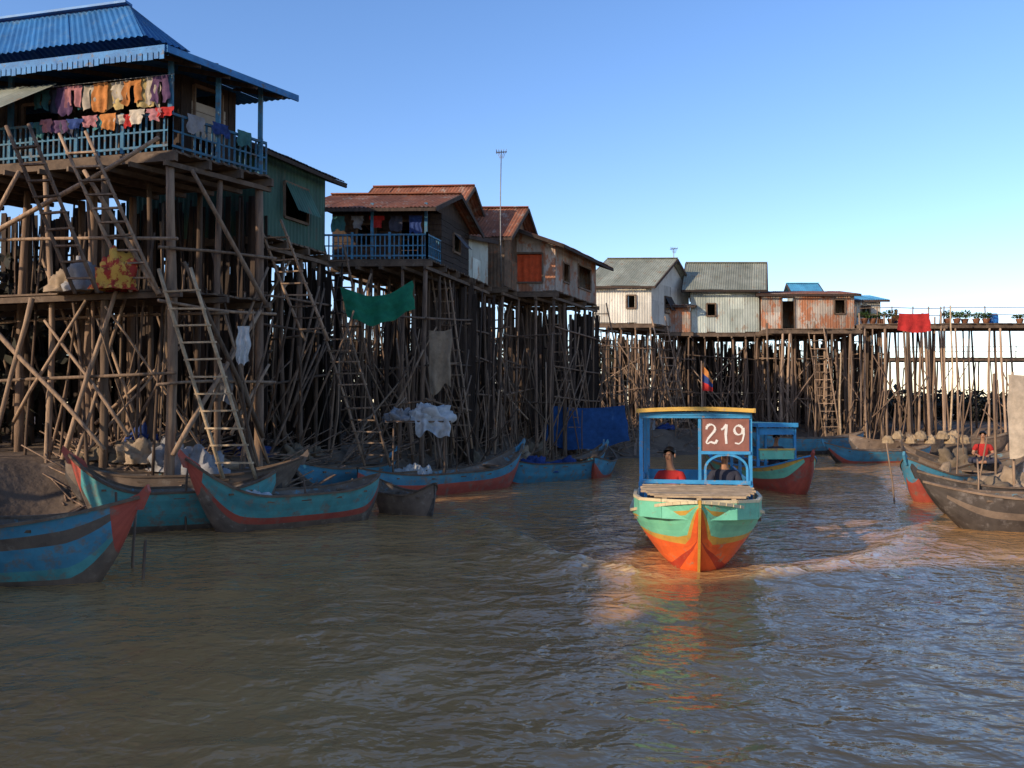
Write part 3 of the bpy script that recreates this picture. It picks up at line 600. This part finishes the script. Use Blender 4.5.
for i in range(9):
    x=17.2+i*.42+U(-.1,.1);y=38.5+U(-.3,.3);heap('full beige woven sack stacked by the water',x,y,.75+(.2 if i%2 else 0),.25,.25,.35,'sack','sack','sack',.14,'stacked beige sacks')
for (x,y,z0,z1,l) in ((-.4,31.5,7,11.9,'tall thin pole with television antenna above the roofs'),(9.2,48,10.2,11.4,'small television antenna on a roof')):
    e=thing('television_antenna',l,'antenna',(x,y,z0));mb=MB();mb.pole((x,y,z0),(x,y,z1),.03,.018,6,3,.03);mb.part('mast','metal',e)
    mb=MB();mb.beam((x-.2,y,z1-.08),(x+.2,y+.1,z1-.02),.03,.03)
    for k in range(5): mb.beam((x-.18+k*.09,y-.25+k*.03,z1-.05),(x-.18+k*.09,y+.25-k*.03,z1-.05),.02,.02);mb.beam((x-.05+.03*k,y,z1-.3),(x-.2+.1*k,y,z1+.05),.015,.015)
    mb.part('aerial','metal',e)
def plant(x,y,z,r,h,lab='leafy potted plant on the raised walkway'):
    e=thing('potted_plant',lab,'plant',(x,y,z),'potted plants on the walkway');mb=MB();n=14;vs=[]
    for k,(rr,zz) in enumerate(((.12,0),(.2,.28),(.22,.3),(.16,.28))):
        vs+= [V((x+rr*math.cos(6.283*i/n),y+rr*math.sin(6.283*i/n),z+zz)) for i in range(n)]
    mb.add(vs,[(k*n+i,k*n+(i+1)%n,(k+1)*n+(i+1)%n,(k+1)*n+i) for k in range(3) for i in range(n)]+[tuple(range(n))[::-1],tuple(3*n+i for i in range(n))],0,0,True);mb.part('pot','clay',e)
    mb=MB()
    for k in range(150):
        d=V((random.gauss(0,1),random.gauss(0,1),random.gauss(0,1))).normalized()*random.random()**.4
        c=V((x+d.x*r,y+d.y*r,z+.3+h*.5+d.z*h*.5));a=V((random.gauss(0,1),random.gauss(0,1),random.gauss(0,1))).normalized()*.09;b3=a.cross(V((0,0,1))).normalized()*.04
        mb.add([c-a,c+b3,c+a,c-b3],[(0,1,2,3)],0,U(-.3,.35))
    mb.part('foliage','leaf',e)
for x in (19.3,19.8,20.3,20.8,23.9,24.4,24.9,25.5,26.0,27.9,28.6,29.1): plant(x,46.5+U(-.1,.2),6.9,.38,U(.25,.6))
def barrel(x,y,z,m,lab):
    mb=MB();n=18;vs=[];pr=((.24,0),(.28,.12),(.29,.3),(.28,.5),(.24,.6),(.22,.62))
    for rr,zz in pr: vs+=[V((x+rr*math.cos(6.283*i/n),y+rr*math.sin(6.283*i/n),z+zz)) for i in range(n)]
    mb.add(vs,[(k*n+i,k*n+(i+1)%n,(k+1)*n+(i+1)%n,(k+1)*n+i) for k in range(5) for i in range(n)]+[tuple(range(n))[::-1],tuple(5*n+i for i in range(n))],0,0,True)
    mb.single('plastic_barrel',lab,'barrel',m,'plastic barrels')
barrel(26.6,46.9,6.9,'plasticblue','blue plastic barrel on the raised walkway')
# ------------------------------------------------------------------ people
def skin(name,Vs,Es,Rs,m,parent,sub=2):
    me=bpy.data.meshes.new(name+'_rig');me.from_pydata([tuple(v) for v in Vs],Es,[]);o=bpy.data.objects.new(name+'_rig',me);COL.objects.link(o)
    s=o.modifiers.new('Skin','SKIN');s.use_smooth_shade=True;s.branch_smoothing=.6
    for i,r in enumerate(Rs): me.skin_vertices[0].data[i].radius=r if isinstance(r,tuple) else (r,r)
    me.skin_vertices[0].data[0].use_root=True
    ss=o.modifiers.new('S','SUBSURF');ss.levels=sub
    dg=bpy.context.evaluated_depsgraph_get();nm=bpy.data.meshes.new_from_object(o.evaluated_get(dg));nm.name=name
    bpy.data.objects.remove(o);nm.materials.clear();nm.materials.append(M[m]);nm.polygons.foreach_set('use_smooth',[True]*len(nm.polygons))
    q=bpy.data.objects.new(name,nm);COL.objects.link(q);q.parent=parent;return q
def ball(mb,c,r,n=10):
    vs=[];fs=[];c=V(c)
    for j in range(n+1):
        t=-math.pi/2+math.pi*j/n
        for i in range(n*2):
            a=math.pi*i/n;vs.append(c+V((r[0]*math.cos(t)*math.cos(a),r[1]*math.cos(t)*math.sin(a),r[2]*math.sin(t))))
    for j in range(n):
        for i in range(n*2): fs.append((j*2*n+i,j*2*n+(i+1)%(2*n),(j+1)*2*n+(i+1)%(2*n),(j+1)*2*n+i))
    mb.add(vs,fs,0,0,True)
def person(lab,loc,rot,shirt_m,pants_m,pose='seat',hands=None,group=None,scale=1.08):
    e=thing('person',lab,'person',loc,group,rot);e.scale=(scale,)*3
    Vs=[V(x) for x in ((0,0,.1),(0,.02,.26),(0,.02,.42),(0,.015,.53),(0,-.005,.60),(0,-.02,.66),(0,-.02,.745),(0,-.005,.82))]
    Rs=[(.14,.11),(.12,.09),(.15,.1),(.085,.07),(.05,.052),(.062,.074),(.08,.095),(.058,.07)]
    Es=[(i,i+1) for i in range(7)]
    def add(par,p,r): Vs.append(V(p));Rs.append(r);Es.append((par,len(Vs)-1));return len(Vs)-1
    arms={};legs={}
    for s in (-1,1):
        wr=(hands or {-1:(-.14,-.3,.24),1:(.14,-.3,.24)})[s]
        sh=add(2,(s*.165,.02,.475),.055);el_=V((s*.235,-.03,.26));el=add(sh,el_,.042);w_=add(el,wr,.027)
        d=(V(wr)-el_).normalized();pm_=V(wr)+d*.06;pl=add(w_,pm_,(.03,.02))
        sd=V((0,0,1)).cross(d).normalized()
        for k in range(4):
            o=sd*(-.027+k*.018);l=(.06,.07,.066,.052)[k];a=add(pl,pm_+d*.035+o,.0095);b3=add(a,pm_+d*(.035+l*.55)+o+V((0,0,-.012)),.0085);add(b3,pm_+d*(.035+l*.8)+o+V((0,0,-.04)),.007)
        t=add(w_,V(wr)+d*.03+sd*(-s)*.03,.011);add(t,V(wr)+d*.07+sd*(-s)*.045+V((0,0,-.015)),.009)
        hp=add(0,(s*.085,-.03,.09),.085)
        if pose=='seat': kn=add(hp,(s*.13,-.42,.12),.06);an=add(kn,(s*.12,-.45,-.27),.04);add(an,(s*.13,-.6,-.31),.033)
        else: kn=add(hp,(s*.34,-.28,.09),.06);an=add(kn,(-s*.04,-.36-.04*s,.05),.04);add(an,(-s*.14,-.38-.04*s,.04),.03)
        arms[s]=(sh,el,w_);legs[s]=(hp,kn,an)
    add(6,(0,-.118,.735),.010)
    skin('body',Vs,Es,Rs,'skin',e)
    V2=[Vs[0]+V((0,0,-.02)),Vs[1],Vs[2],Vs[3]];R2=[(.155,.125),(.14,.11),(.168,.118),(.09,.078)];E2=[(0,1),(1,2),(2,3)]
    for s in (-1,1):
        sh,el,_=arms[s];i=len(V2);V2+=[Vs[sh]+V((0,0,.003)),Vs[sh].lerp(Vs[el],.7)];R2+=[.072,.06];E2+=[(2,i),(i,i+1)]
    skin('shirt',V2,E2,R2,shirt_m,e)
    V3=[Vs[0]+V((0,0,-.01))];R3=[(.15,.12)];E3=[]
    for s in (-1,1):
        hp,kn,an=legs[s];i=len(V3);V3+=[Vs[hp],Vs[kn],Vs[kn].lerp(Vs[an],.8)];R3+=[.1,.075,.055];E3+=[(0,i),(i,i+1),(i+1,i+2)]
    skin('trousers',V3,E3,R3,pants_m,e)
    mb=MB();vs=[];fs=[];n=20;k=8
    for j in range(k+1):
        t=math.pi/2*(1-j/k*1.12)
        for i in range(n):
            a=6.283*i/n;fr=max(0,-math.sin(a));tt=max(t,.6*fr) if fr>0 else t
            vs.append(V((.09*math.cos(tt)*math.cos(a),.012+.108*math.cos(tt)*math.sin(a)-.02,.768+.108*math.sin(tt))))
    for j in range(k):
        for i in range(n): fs.append((j*n+i,j*n+(i+1)%n,(j+1)*n+(i+1)%n,(j+1)*n+i))
    mb.add(vs,fs,0,0,True);mb.part('hair','hair',e,True)
    for s in (-1,1):
        mb=MB();ball(mb,(s*.03,-.106,.76),(.012,.008,.008),6);mb.part('eye','eye',e,True)
        mb=MB();ball(mb,(s*.084,-.01,.742),(.012,.02,.032),6);mb.part('ear','skin',e,True)
    mb=MB();ball(mb,(0,-.104,.695),(.024,.008,.006),6);mb.part('mouth','lip',e,True)
    return e
# ------------------------------------------------------------------ boats
GB='wooden boats moored along the river'
def boat(label,bow,stern,W,dep=.6,br=.5,sr=.2,bands=('b_wood','b_red','b_blue'),rowband=(0,0,0,1,1,2,2,2),tip='b_red',inside='b_in',name='wooden_boat',z=0,p=2.6,q=.75,rb=.2,rs=.15,tipa=.9,tipb=-1,thw=5,draft=.25,group=GB,gun='plank',prow=True,stern_w=0,cat='boat',offs=None,sexp=.55,bexp=None,kexp=1.7,om=0):
    bow=V(bow);stern=V(stern);c=(bow+stern)/2;Lb=(bow-stern).length;ang=math.atan2((bow-stern).y,(bow-stern).x)
    e=thing(name,label,cat,(c.x,c.y,z),group,ang)
    def g(s): return dep+br*max(0,(s-.62)/.38)**2.2+sr*max(0,(.32-s)/.32)**2
    def w(s):
        x=2*s-1; b_=(max(0,1-abs(x)**p))**q
        if x<0: b_=max(b_,stern_w)
        return max(.025,W/2*b_)
    def k(s):
        zz=-draft
        if s>1-rb: zz+=(g(1)+draft-.06)*((s-1+rb)/rb)**kexp
        if s<rs: zz+=(g(0)+draft-.1)*((rs-s)/rs)**2*.8
        return zz
    def ex(s): return sexp if bexp is None else sexp+(bexp-sexp)*sm((s-.72)/.22)
    ns=46;S=[.5-.5*math.cos(math.pi*i/ns) for i in range(ns+1)];nt_=len(rowband)
    mats=list(bands)+[tip,inside];ti=len(bands)
    def prof(s,j):
        H=g(s)-k(s)
        if offs:
            mu=1+om*sm((s-.8)/.2)
            n_o=len(offs);jj=nt_-j
            if jj<n_o: d=min(offs[jj]*mu,H*(.45+.5*jj/n_o) if H<offs[-1]*mu*1.05 else 9)
            else: d0=min(offs[-1]*mu,H*.95);d=d0+(H-d0)*(jj-n_o+1)/(nt_-n_o+1)
            if jj==0:d=0
            d=min(d,H);zz=g(s)-d;t=max(0,(zz-k(s))/max(H,1e-4))**(1/1.25)
        else: t=j/nt_;zz=k(s)+H*t**1.25
        return max(0,w(s)*t**ex(s)),zz
    mb=MB()
    for side in (1,-1):
        for inner in (0,1):
            vs=[];off=.035*inner
            for s in S:
                for j in range(nt_+1):
                    y,zz=prof(s,j);vs.append(V(((s-.5)*Lb-(off*1.5 if s>.97 else 0),side*max(0,y-off),zz+(off if j==0 else 0))))
            for i in range(ns):
                for j in range(nt_):
                    a=i*(nt_+1)+j;f=(a,a+nt_+1,a+nt_+2,a+1)
                    if (side==1)^(inner==1): f=f[::-1]
                    sm_=(S[i]+S[i+1])/2
                    m_=ti+1 if inner else (ti if (sm_>tipa or sm_<tipb) else rowband[j])
                    mb.add([vs[x] for x in f],[(0,1,2,3)],m_,(j%2)*.1-.05,True)
    o=mb.part('hull',mats,e,True)
    bm=bmesh.new();bm.from_mesh(o.data);bmesh.ops.remove_doubles(bm,verts=bm.verts,dist=.0008);bm.to_mesh(o.data);bm.free()
    mb=MB()
    for side in (1,-1):
        for i in range(ns):
            a,b3=S[i],S[i+1];mb.beam(((a-.5)*Lb,side*(w(a)-.01),g(a)+.012),((b3-.5)*Lb+.01,side*(w(b3)-.01),g(b3)+.012),.065,.04,0,tint=0)
    mb.part('gunwale',gun,e,True)
    mb=MB();zf_=.03;row=[]
    for s in S:
        if k(s)<zf_<g(s): t=((zf_-k(s))/(g(s)-k(s)))**.8;row.append((s,max(0,w(s)*t**ex(s)-.04)))
    for (s0,y0),(s1,y1) in zip(row,row[1:]): mb.add([((s0-.5)*Lb,-y0,zf_),((s1-.5)*Lb,-y1,zf_),((s1-.5)*Lb,y1,zf_),((s0-.5)*Lb,y0,zf_)],[(0,1,2,3)],0)
    mb.part('floor','plank',e,True)
    for i in range(thw):
        s=.16+.66*i/max(1,thw-1);mb=MB();y=w(s)-.03;x=(s-.5)*Lb;mb.beam((x,-y,g(s)-.09),(x,y,g(s)-.09),.2,.035);mb.part('thwart','plank',e,True)
    if prow:
        mb=MB();x=Lb/2;zg=g(1)
        pts=[(-.3,g(.96)-.08),(.03,zg-.15),(.13,zg+.08),(.1,zg+.17),(.0,zg+.06),(-.25,g(.965)+.02)]
        vs=[V((x+a,-.03,b3)) for a,b3 in pts]+[V((x+a,.03,b3)) for a,b3 in pts];n=len(pts)
        mb.add(vs,[tuple(range(n)),tuple(range(n,2*n))[::-1]]+[(i,(i+1)%n,(i+1)%n+n,i+n)[::-1] for i in range(n)])
        mb.part('prow',tip,e,True)
    return e,Lb,g,w,k
boat('weathered blue wooden boat with rusty red raised prow',(-4.75,10.9),(-11.6,11.6),1.4,.7,.38,.3,bands=('b_wood','b_blue','b_teal'),rowband=(0,0,0,2,1,1,0,1),tip='b_red',tipa=.96,rb=.12)
boat('blue and brown wooden boat with red raised prow',(-5.75,15.0),(-2.75,17.6),1.3,.62,.72,.25,bands=('b_wood','b_teal','b_red'),rowband=(0,0,0,0,2,1,1,1),tip='b_red',tipa=.94,rb=.22)
boat('teal wooden boat with red pointed prow behind another boat',(-7.9,15.2),(-4.6,16.6),1.2,.6,.7,.3,bands=('b_wood','b_teal'),rowband=(0,0,0,1,1,1,1,1),tip='b_red',tipa=.94,rb=.2,z=.1)
boat('old bare wooden boat half hidden at the bank',(-4.4,17.9),(-8.7,16.6),1.2,.55,.3,.3,bands=('b_dark','b_wood'),rowband=(0,0,0,0,1,1,1,1),tip='b_wood',z=.35)
boat('small grey weathered wooden boat end among the moored boats',(-3.0,18.9),(-1.6,17.6),.85,.42,.25,.25,bands=('b_dark','b_wood'),rowband=(0,0,1,1,1,1,1,1),tip='b_wood',thw=3,prow=False)
boat('long red wooden boat with blue gunwale and upswept prow',(.3,25.2),(-3.7,20.4),1.3,.55,.65,.25,bands=('b_red','b_blue'),rowband=(0,0,0,0,0,0,1,1),tip='b_blue',tipa=.96,rb=.16)
boat('long blue wooden boat with wrapped cargo at the bank',(3.1,28.2),(-.5,25.3),1.3,.55,.5,.3,bands=('b_red','b_blue'),rowband=(0,0,0,1,1,1,1,1),tip='b_blue')
boat('dark blue wooden boat with raised prow near the tarpaulin',(3.4,31.6),(2.6,27.0),1.2,.5,.45,.2,bands=('b_red','b_blue'),rowband=(0,0,0,0,1,1,1,1),tip='b_blue')
boat('long blue wooden boat lying along the bank',(-3.2,23.4),(-5.1,20.2),1.2,.45,.3,.2,bands=('b_wood','b_blue'),rowband=(0,0,0,0,1,1,1,1),tip='b_blue',z=.3)
boat('low blue-teal wooden boat moored by the far stilts',(12.9,35.2),(18.0,36.6),1.3,.5,.35,.2,bands=('b_dark','b_blue','b_red'),rowband=(0,0,2,2,1,1,1,1),tip='b_blue',tipa=.97)
boat('long blue wooden boat moored under the walkway',(11.5,41.3),(18,43.6),1.5,.8,.4,.3,bands=('b_dark','b_blue'),rowband=(0,0,0,0,1,1,1,1),tip='b_blue')
boat('dark wooden boat moored near sacks',(21,40.8),(15.9,40.2),1.4,.75,.4,.3,bands=('b_dark','b_wood'),rowband=(0,0,0,0,1,1,1,1),tip='b_dark')
boat('dark wooden boat lying beyond the far sacks',(25,42.5),(19.9,43),1.4,.75,.4,.3,bands=('b_dark','b_wood'),rowband=(0,0,0,0,1,1,1,1),tip='b_dark')
GF='fishing boats moored together'
boat('blue wooden boat with red upswept prow among fishing boats',(9.35,20.2),(12.9,22.8),1.4,.6,.45,.3,bands=('b_red','b_blue'),rowband=(0,0,0,1,1,1,1,1),tip='b_blue',tipa=.95,group=GF)
boat('dark tarred wooden fishing boat with pointed prow',(7.7,15.9),(13,15.2),1.6,.6,.25,.2,bands=('b_dark','b_wood'),rowband=(0,0,0,0,0,1,0,0),tip='b_dark',tipa=.95,group=GF,prow=False)
boat('grey wooden fishing boat loaded with nets',(8.55,18.0),(13.6,18.2),1.5,.6,.3,.3,bands=('b_dark','b_wood'),rowband=(0,0,0,0,1,1,0,0),tip='b_dark',tipa=.95,group=GF)
boat('dark wooden fishing boat with upturned end',(10.9,23.6),(15,25),1.3,.55,.5,.3,bands=('b_dark','b_wood'),rowband=(0,0,0,0,0,1,1,1),tip='b_dark',tipa=.95,group=GF)
boat('dark wooden boat behind the fishing boats',(12.4,27),(17,28.5),1.4,.6,.5,.3,bands=('b_dark','b_wood'),rowband=(0,0,0,0,1,1,0,0),tip='b_wood',tipa=.95,group=GF)
for (x,y,z,rx,h,m) in ((9.9,18.1,.45,.45,.3,'net_cloth'),(10.6,18.2,.45,.5,.35,'tan_cloth'),(9.6,15.6,.3,.45,.25,'net_cloth'),(10.6,15.5,.3,.5,.3,'net_cloth'),(10.6,21.1,.4,.5,.35,'tan_cloth'),(.7,26.3,.35,.5,.35,'navy_cloth'),(1.6,27.0,.35,.5,.3,'navy_cloth'),(12.6,24.3,.45,.6,.5,'net_cloth')):
    heap('heap of fishing nets lying in a wooden boat',x,y,z,rx,.35,h,m,'net_heap','fishing net',.45)
heap('white sack lying in a blue boat',-4.9,16.1,.45,.3,.25,.25,'white_cloth','sack','sack')
e=thing('sheet_shelter','pole shelter with hanging tan sheet on a fishing boat','shelter',(11,18.3,.6),None)
for x,y in ((10.55,17.9),(12.4,17.9),(10.55,18.6),(12.4,18.6)):
    mb=MB();mb.pole((x,y,.2),(x,y,3.0),.03,.025,6,3,.03);mb.part('pole','postlit',e)
mb=grid_cloth((11.45,17.85,2.95),(1,0,0),2.1,1.5,None,20,14,.05,(-.05,-.05,-1),.05,.1);mb.part('sheet','beige_sheet',e)
for (x,y,h) in ((9.3,17.2,1.2),(10.2,19,1.6),(9.4,20.5,1.4),(11.4,22,2.6),(13,24,2.4)):
    lpole(x,y,h+1,.022,.5,'postlit',-1,'thin mooring stake beside the fishing boats')
person('person in a red shirt sitting among nets on a boat',(12.5,22.6,.78),-.5,'red_cloth','dark_cloth','cross',scale=1)
person('person in an orange shirt sitting on the raised walkway',(21.3,47.0,6.92),.0,'orange_cloth','dark_cloth','cross',scale=1)

# ---- main boat
OF=(0,.045,.075,.13,.18,.23,.285)
ML,Lm,gm,wm_,km=boat('covered passenger boat with mint and orange bow, yellow roof, number',(2.42,11.0),(3.85,18.6),1.98,.64,.36,.15,bands=('m_orange','m_yellow','m_green','m_red'),rowband=(0,0,3,0,0,0,1,2,2,2,1,2),tip='m_orange',tipa=2,name='passenger_boat',p=5.0,q=.62,rb=.12,rs=.1,thw=2,draft=.3,group='covered passenger boats on the river',gun='m_cream',prow=False,stern_w=.7,offs=OF,sexp=.7,bexp=.92,kexp=1.2,om=.9)
def bx(name,mats,fn,par=ML,label=None):
    mb=MB();fn(mb);return mb.part(name,mats,par,True,label)
def f(mb):
    pv=V((Lm/2+.02,0,gm(1)+.04))
    for i in range(9):
        s=1-.12*i/8;c=V(((s-.5)*Lm+.01,0,km(s)));mb.beam(pv,c,.035,.05,0,tint=0);pv=c
bx('stem_post',['m_yellow'],f)
DZ=1.05
def f(mb):
    for i in range(12):
        x=3.5-i*.14;y=.6+.2*min(1,i/6)
        mb.beam((x,-y+U(-.03,.03),DZ+U(-.006,.006)),(x,y+U(-.03,.03),DZ),.1,.03)
    for y in (-.45,0,.45): mb.beam((3.55,y,DZ-.05),(2.0,y,DZ-.05),.06,.06)
bx('fore_deck',['lightwood'],f)
def f(mb):
    pts=[(3.72,.02,1.0),(3.6,.48,1.0),(3.25,.78,.98),(2.6,.88,.96),(1.7,.9,.95)]
    for sy in (-1,1):
        q=[(a,b3*sy,c) for a,b3,c in pts]
        for a,b3 in zip(q,q[1:]):
            mb.beam(a,b3,.05,.04);mb.beam(V(a)-V((0,0,.13)),V(b3)-V((0,0,.13)),.03,.22,1)
bx('deck_rail',['m_cream','m_green'],f)
def f(mb):
    z=2.2;x0=-2.6;x1=1.9;n=16;vs=[];fs=[];h=.87
    for lay in (0,1):
        for i in range(n+1):
            y=-h+2*h*i/n;zz=z+.03*(1-(y/h)**2)-(.03 if lay else 0);vs+=[(x0,y,zz),(x1,y,zz)]
    m=2*(n+1)
    for i in range(n): fs.append((2*i,2*i+1,2*i+3,2*i+2)[::-1]);fs.append((m+2*i,m+2*i+1,m+2*i+3,m+2*i+2))
    mb.add(vs,fs,0,0,True)
    for i in range(n):
        y0=-h+2*h*i/n;y1=-h+2*h*(i+1)/n
        for x in (x0,x1+.012): mb.beam((x,y0,z+.03*(1-(y0/h)**2)-.012),(x,y1,z+.03*(1-(y1/h)**2)-.012),.03,.06,0,tint=0)
    for sy in (-1,1): mb.beam((x0,sy*h,z-.01),(x1+.02,sy*h,z-.01),.035,.065,0)
    for i in range(8): x=x0+.2+i*.6;mb.beam((x,-h+.03,z-.06),(x,h-.03,z-.06),.04,.05,1)
bx('roof',['m_yellow','m_blue'],f)
for x in (1.75,-.3,-2.4):
    for sy in (-1,1): bx('roof_post',['m_blue'],lambda mb:mb.beam((x,sy*.82,.5),(x,sy*.82,2.14),.055,.055))
bx('roof_post',['m_blue'],lambda mb:mb.beam((1.75,.07,.9),(1.75,.07,2.14),.045,.045))
def f(mb):
    mb.beam((1.78,-.82,2.1),(1.78,.82,2.1),.05,.05);mb.beam((1.78,.09,1.55),(1.78,.82,1.55),.05,.05);mb.beam((1.78,-.82,1.1),(1.78,.82,1.1),.05,.06)
    for i in range(14):
        a=math.pi*i/14;b3=math.pi*(i+1)/14;c=lambda t:(1.78,.46+.31*math.cos(t),1.3+.22*math.sin(t));mb.beam(c(a),c(b3),.035,.035)
    for y in (.15,.77): mb.beam((1.78,y,1.1),(1.78,y,1.3),.035,.035)
    for sy in (-1,1):
        mb.beam((1.75,sy*.84,1.05),(-2.4,sy*.84,1.05),.04,.06)
bx('window_frame',['m_blue'],f)
bx('sign_board',['m_board'],lambda mb:mb.beam((1.8,.11,1.82),(1.8,.8,1.82),.02,.49))
def arc(cx,cz,rx,rz,a0,a1,n=10): return [(cx+rx*math.cos(math.radians(a0+(a1-a0)*i/n)),cz+rz*math.sin(math.radians(a0+(a1-a0)*i/n))) for i in range(n+1)]
st=[arc(.235,1.915,.065,.065,190,-50)+[(.19,1.76),(.165,1.70),(.19,1.685),(.23,1.715),(.30,1.69),(.33,1.745)],[(.39,1.90),(.43,1.925),(.468,1.98),(.455,1.82),(.465,1.685)],arc(.645,1.895,.062,.07,10,355,16)+[(.715,1.93),(.722,1.82),(.70,1.73),(.65,1.685),(.59,1.70)]]
for s_ in st:
    mb=MB()
    for i,(a,b3) in enumerate(zip(s_,s_[1:])): mb.beam((1.815+i*.00006,a[0],a[1]),(1.815+i*.00006,b3[0],b3[1]),.006,.03+.011*math.sin(i*.9),0,up=(0,0,1) if abs(b3[1]-a[1])<abs(b3[0]-a[0]) else (0,1,0),tint=0)
    mb.part('painted_digit','white',ML,True)
def f(mb):
    for x in (1.3,0,-1): mb.beam((x,-.7,.66),(x,.7,.66),.3,.04)
    mb.beam((2,0,.3),(-2.5,0,.3),1.5,.03)
bx('bench',['plank'],f)
bx('rear_panel',['m_blue'],lambda mb:mb.sheet((-2.45,-.8,.6),(-2.45,.8,.6),(-2.45,.8,1.0),(-2.45,-.8,1.0),None,0,.9))
Mw=Matrix.Translation(V(ML['org']))@Matrix.Rotation(ML.rotation_euler.z,4,'Z')
def w_of(x,y,z): return tuple(Mw@V((x,y,z)))
az=ML.rotation_euler.z+math.pi/2
person('person in a red shirt sitting in the covered boat',w_of(1.4,-.38,.68),az-.4,'red_cloth','dark_cloth')
person('person in a dark shirt sitting behind the boat window frame',w_of(1.35,.46,.7),az+.1,'dark_cloth','navy_cloth')
# ---- second covered boat
B2,L2,g2,w2,k2=boat('covered turquoise passenger boat with red hull',(7.6,21.6),(6.9,29.0),1.4,.58,.45,.2,bands=('b_red','m_green','m_yellow'),rowband=(0,0,0,0,0,0,0,1,1,2),tip='b_red',tipa=.98,name='passenger_boat',p=3,q=.7,rb=.12,thw=3,group='covered passenger boats on the river',gun='m_blue',stern_w=.6)
def f(mb):
    mb.beam((1.6,0,1.8),(-2.6,0,1.8),1.15,.05,0);mb.beam((1.62,-.58,1.78),(1.62,.58,1.78),.04,.12,1)
    for sy in(-1,1): mb.beam((1.6,sy*.58,1.78),(-2.6,sy*.58,1.78),.04,.1,1)
bx('roof',['m_green','m_blue'],f,B2)
for x in (1.5,-.6,-2.5):
    for sy in (-1,1): bx('roof_post',['m_blue'],lambda mb:mb.beam((x,sy*.53,.5),(x,sy*.53,1.75),.07,.07),B2)
bx('windscreen_panel',['m_blue','m_green','m_yellow'],lambda mb:(mb.beam((1.52,-.53,.95),(1.52,.53,.95),.03,.25,1),mb.beam((1.53,-.53,1.1),(1.53,.53,1.1),.04,.05,2),mb.beam((1.52,-.53,1.6),(1.52,.53,1.6),.03,.18)),B2)
bx('side_panel',['m_blue'],lambda mb:mb.beam((1.5,.55,.9),(-2.5,.55,.9),.03,.3),B2)
Mb=Matrix.Translation(V(B2['org']))@Matrix.Rotation(B2.rotation_euler.z,4,'Z')
person('person in a dark shirt sitting in the turquoise boat',tuple(Mb@V((1.0,.2,.6))),B2.rotation_euler.z+math.pi/2,'dark_cloth','dark_cloth')
bx('bench',['plank'],lambda mb:mb.beam((1.0,-.5,.56),(1.0,.5,.56),.3,.04),B2)
e=thing('flag_pole','flag in orange, blue and red on a thin pole','flag',(5.4,24.2,0));mb=MB();mb.pole((5.4,24.2,-.5),(5.4,24.2,3.6),.025,.018,6,3,.02);mb.part('pole','postlit',e)
mb=MB();nn=10
for k,(z0,z1) in enumerate(((0,.33),(.33,.66),(.66,1))):
    vs=[]
    for i in range(nn+1):
        t=i/nn;hh=.8*(1-t*.6)
        for zz in (z0,z1): vs.append(V((5.42+t*.3,24.2+.07*math.sin(t*9),3.55-.5*t-hh*zz)))
    mb.add(vs,[(2*i,2*i+2,2*i+3,2*i+1) for i in range(nn)],k,0,True)
mb.part('cloth',['orange_cloth','navy_cloth','red_cloth'],e)
# ------------------------------------------------------------------ camera and light
cam=bpy.data.cameras.new('camera');co=bpy.data.objects.new('camera',cam);COL.objects.link(co);sc.camera=co
cam.sensor_width=36;cam.lens=850/1024*36;cam.clip_end=3000;co.location=(0,0,2.2);co.rotation_euler=(math.radians(90+1.75),0,0)
sd=V((-.75,-.62,.33)).normalized();el=math.asin(sd.z)
sl=bpy.data.lights.new('sun','SUN');sl.energy=5;sl.angle=math.radians(.5);sl.color=(1,.83,.62)
so=bpy.data.objects.new('sun',sl);COL.objects.link(so);so.rotation_euler=(-sd).to_track_quat('-Z','Y').to_euler();so.location=(-20,-15,20)
wd=bpy.data.worlds.new('World');sc.world=wd;wd.use_nodes=True;N=wd.node_tree.nodes;L=wd.node_tree.links
bg=N['Background'];sk=N.new('ShaderNodeTexSky');sk.sky_type='NISHITA';sk.sun_disc=False;sk.sun_elevation=el;sk.sun_rotation=math.atan2(sd.x,sd.y);sk.ozone_density=2.2;sk.dust_density=.35;sk.air_density=1.0
hs=N.new('ShaderNodeHueSaturation');hs.inputs['Saturation'].default_value=1.17;hs.inputs['Value'].default_value=1.72
mt=N.new('ShaderNodeMix');mt.data_type='RGBA';mt.blend_type='MULTIPLY';mt.inputs['Factor'].default_value=1;mt.inputs['B'].default_value=(1.0,.9,1.0,1)
L.new(sk.outputs[0],hs.inputs['Color']);L.new(hs.outputs[0],mt.inputs['A']);L.new(mt.outputs['Result'],bg.inputs['Color']);bg.inputs['Strength'].default_value=.15
sc.view_settings.view_transform='Standard';sc.view_settings.look='None';sc.view_settings.exposure=0
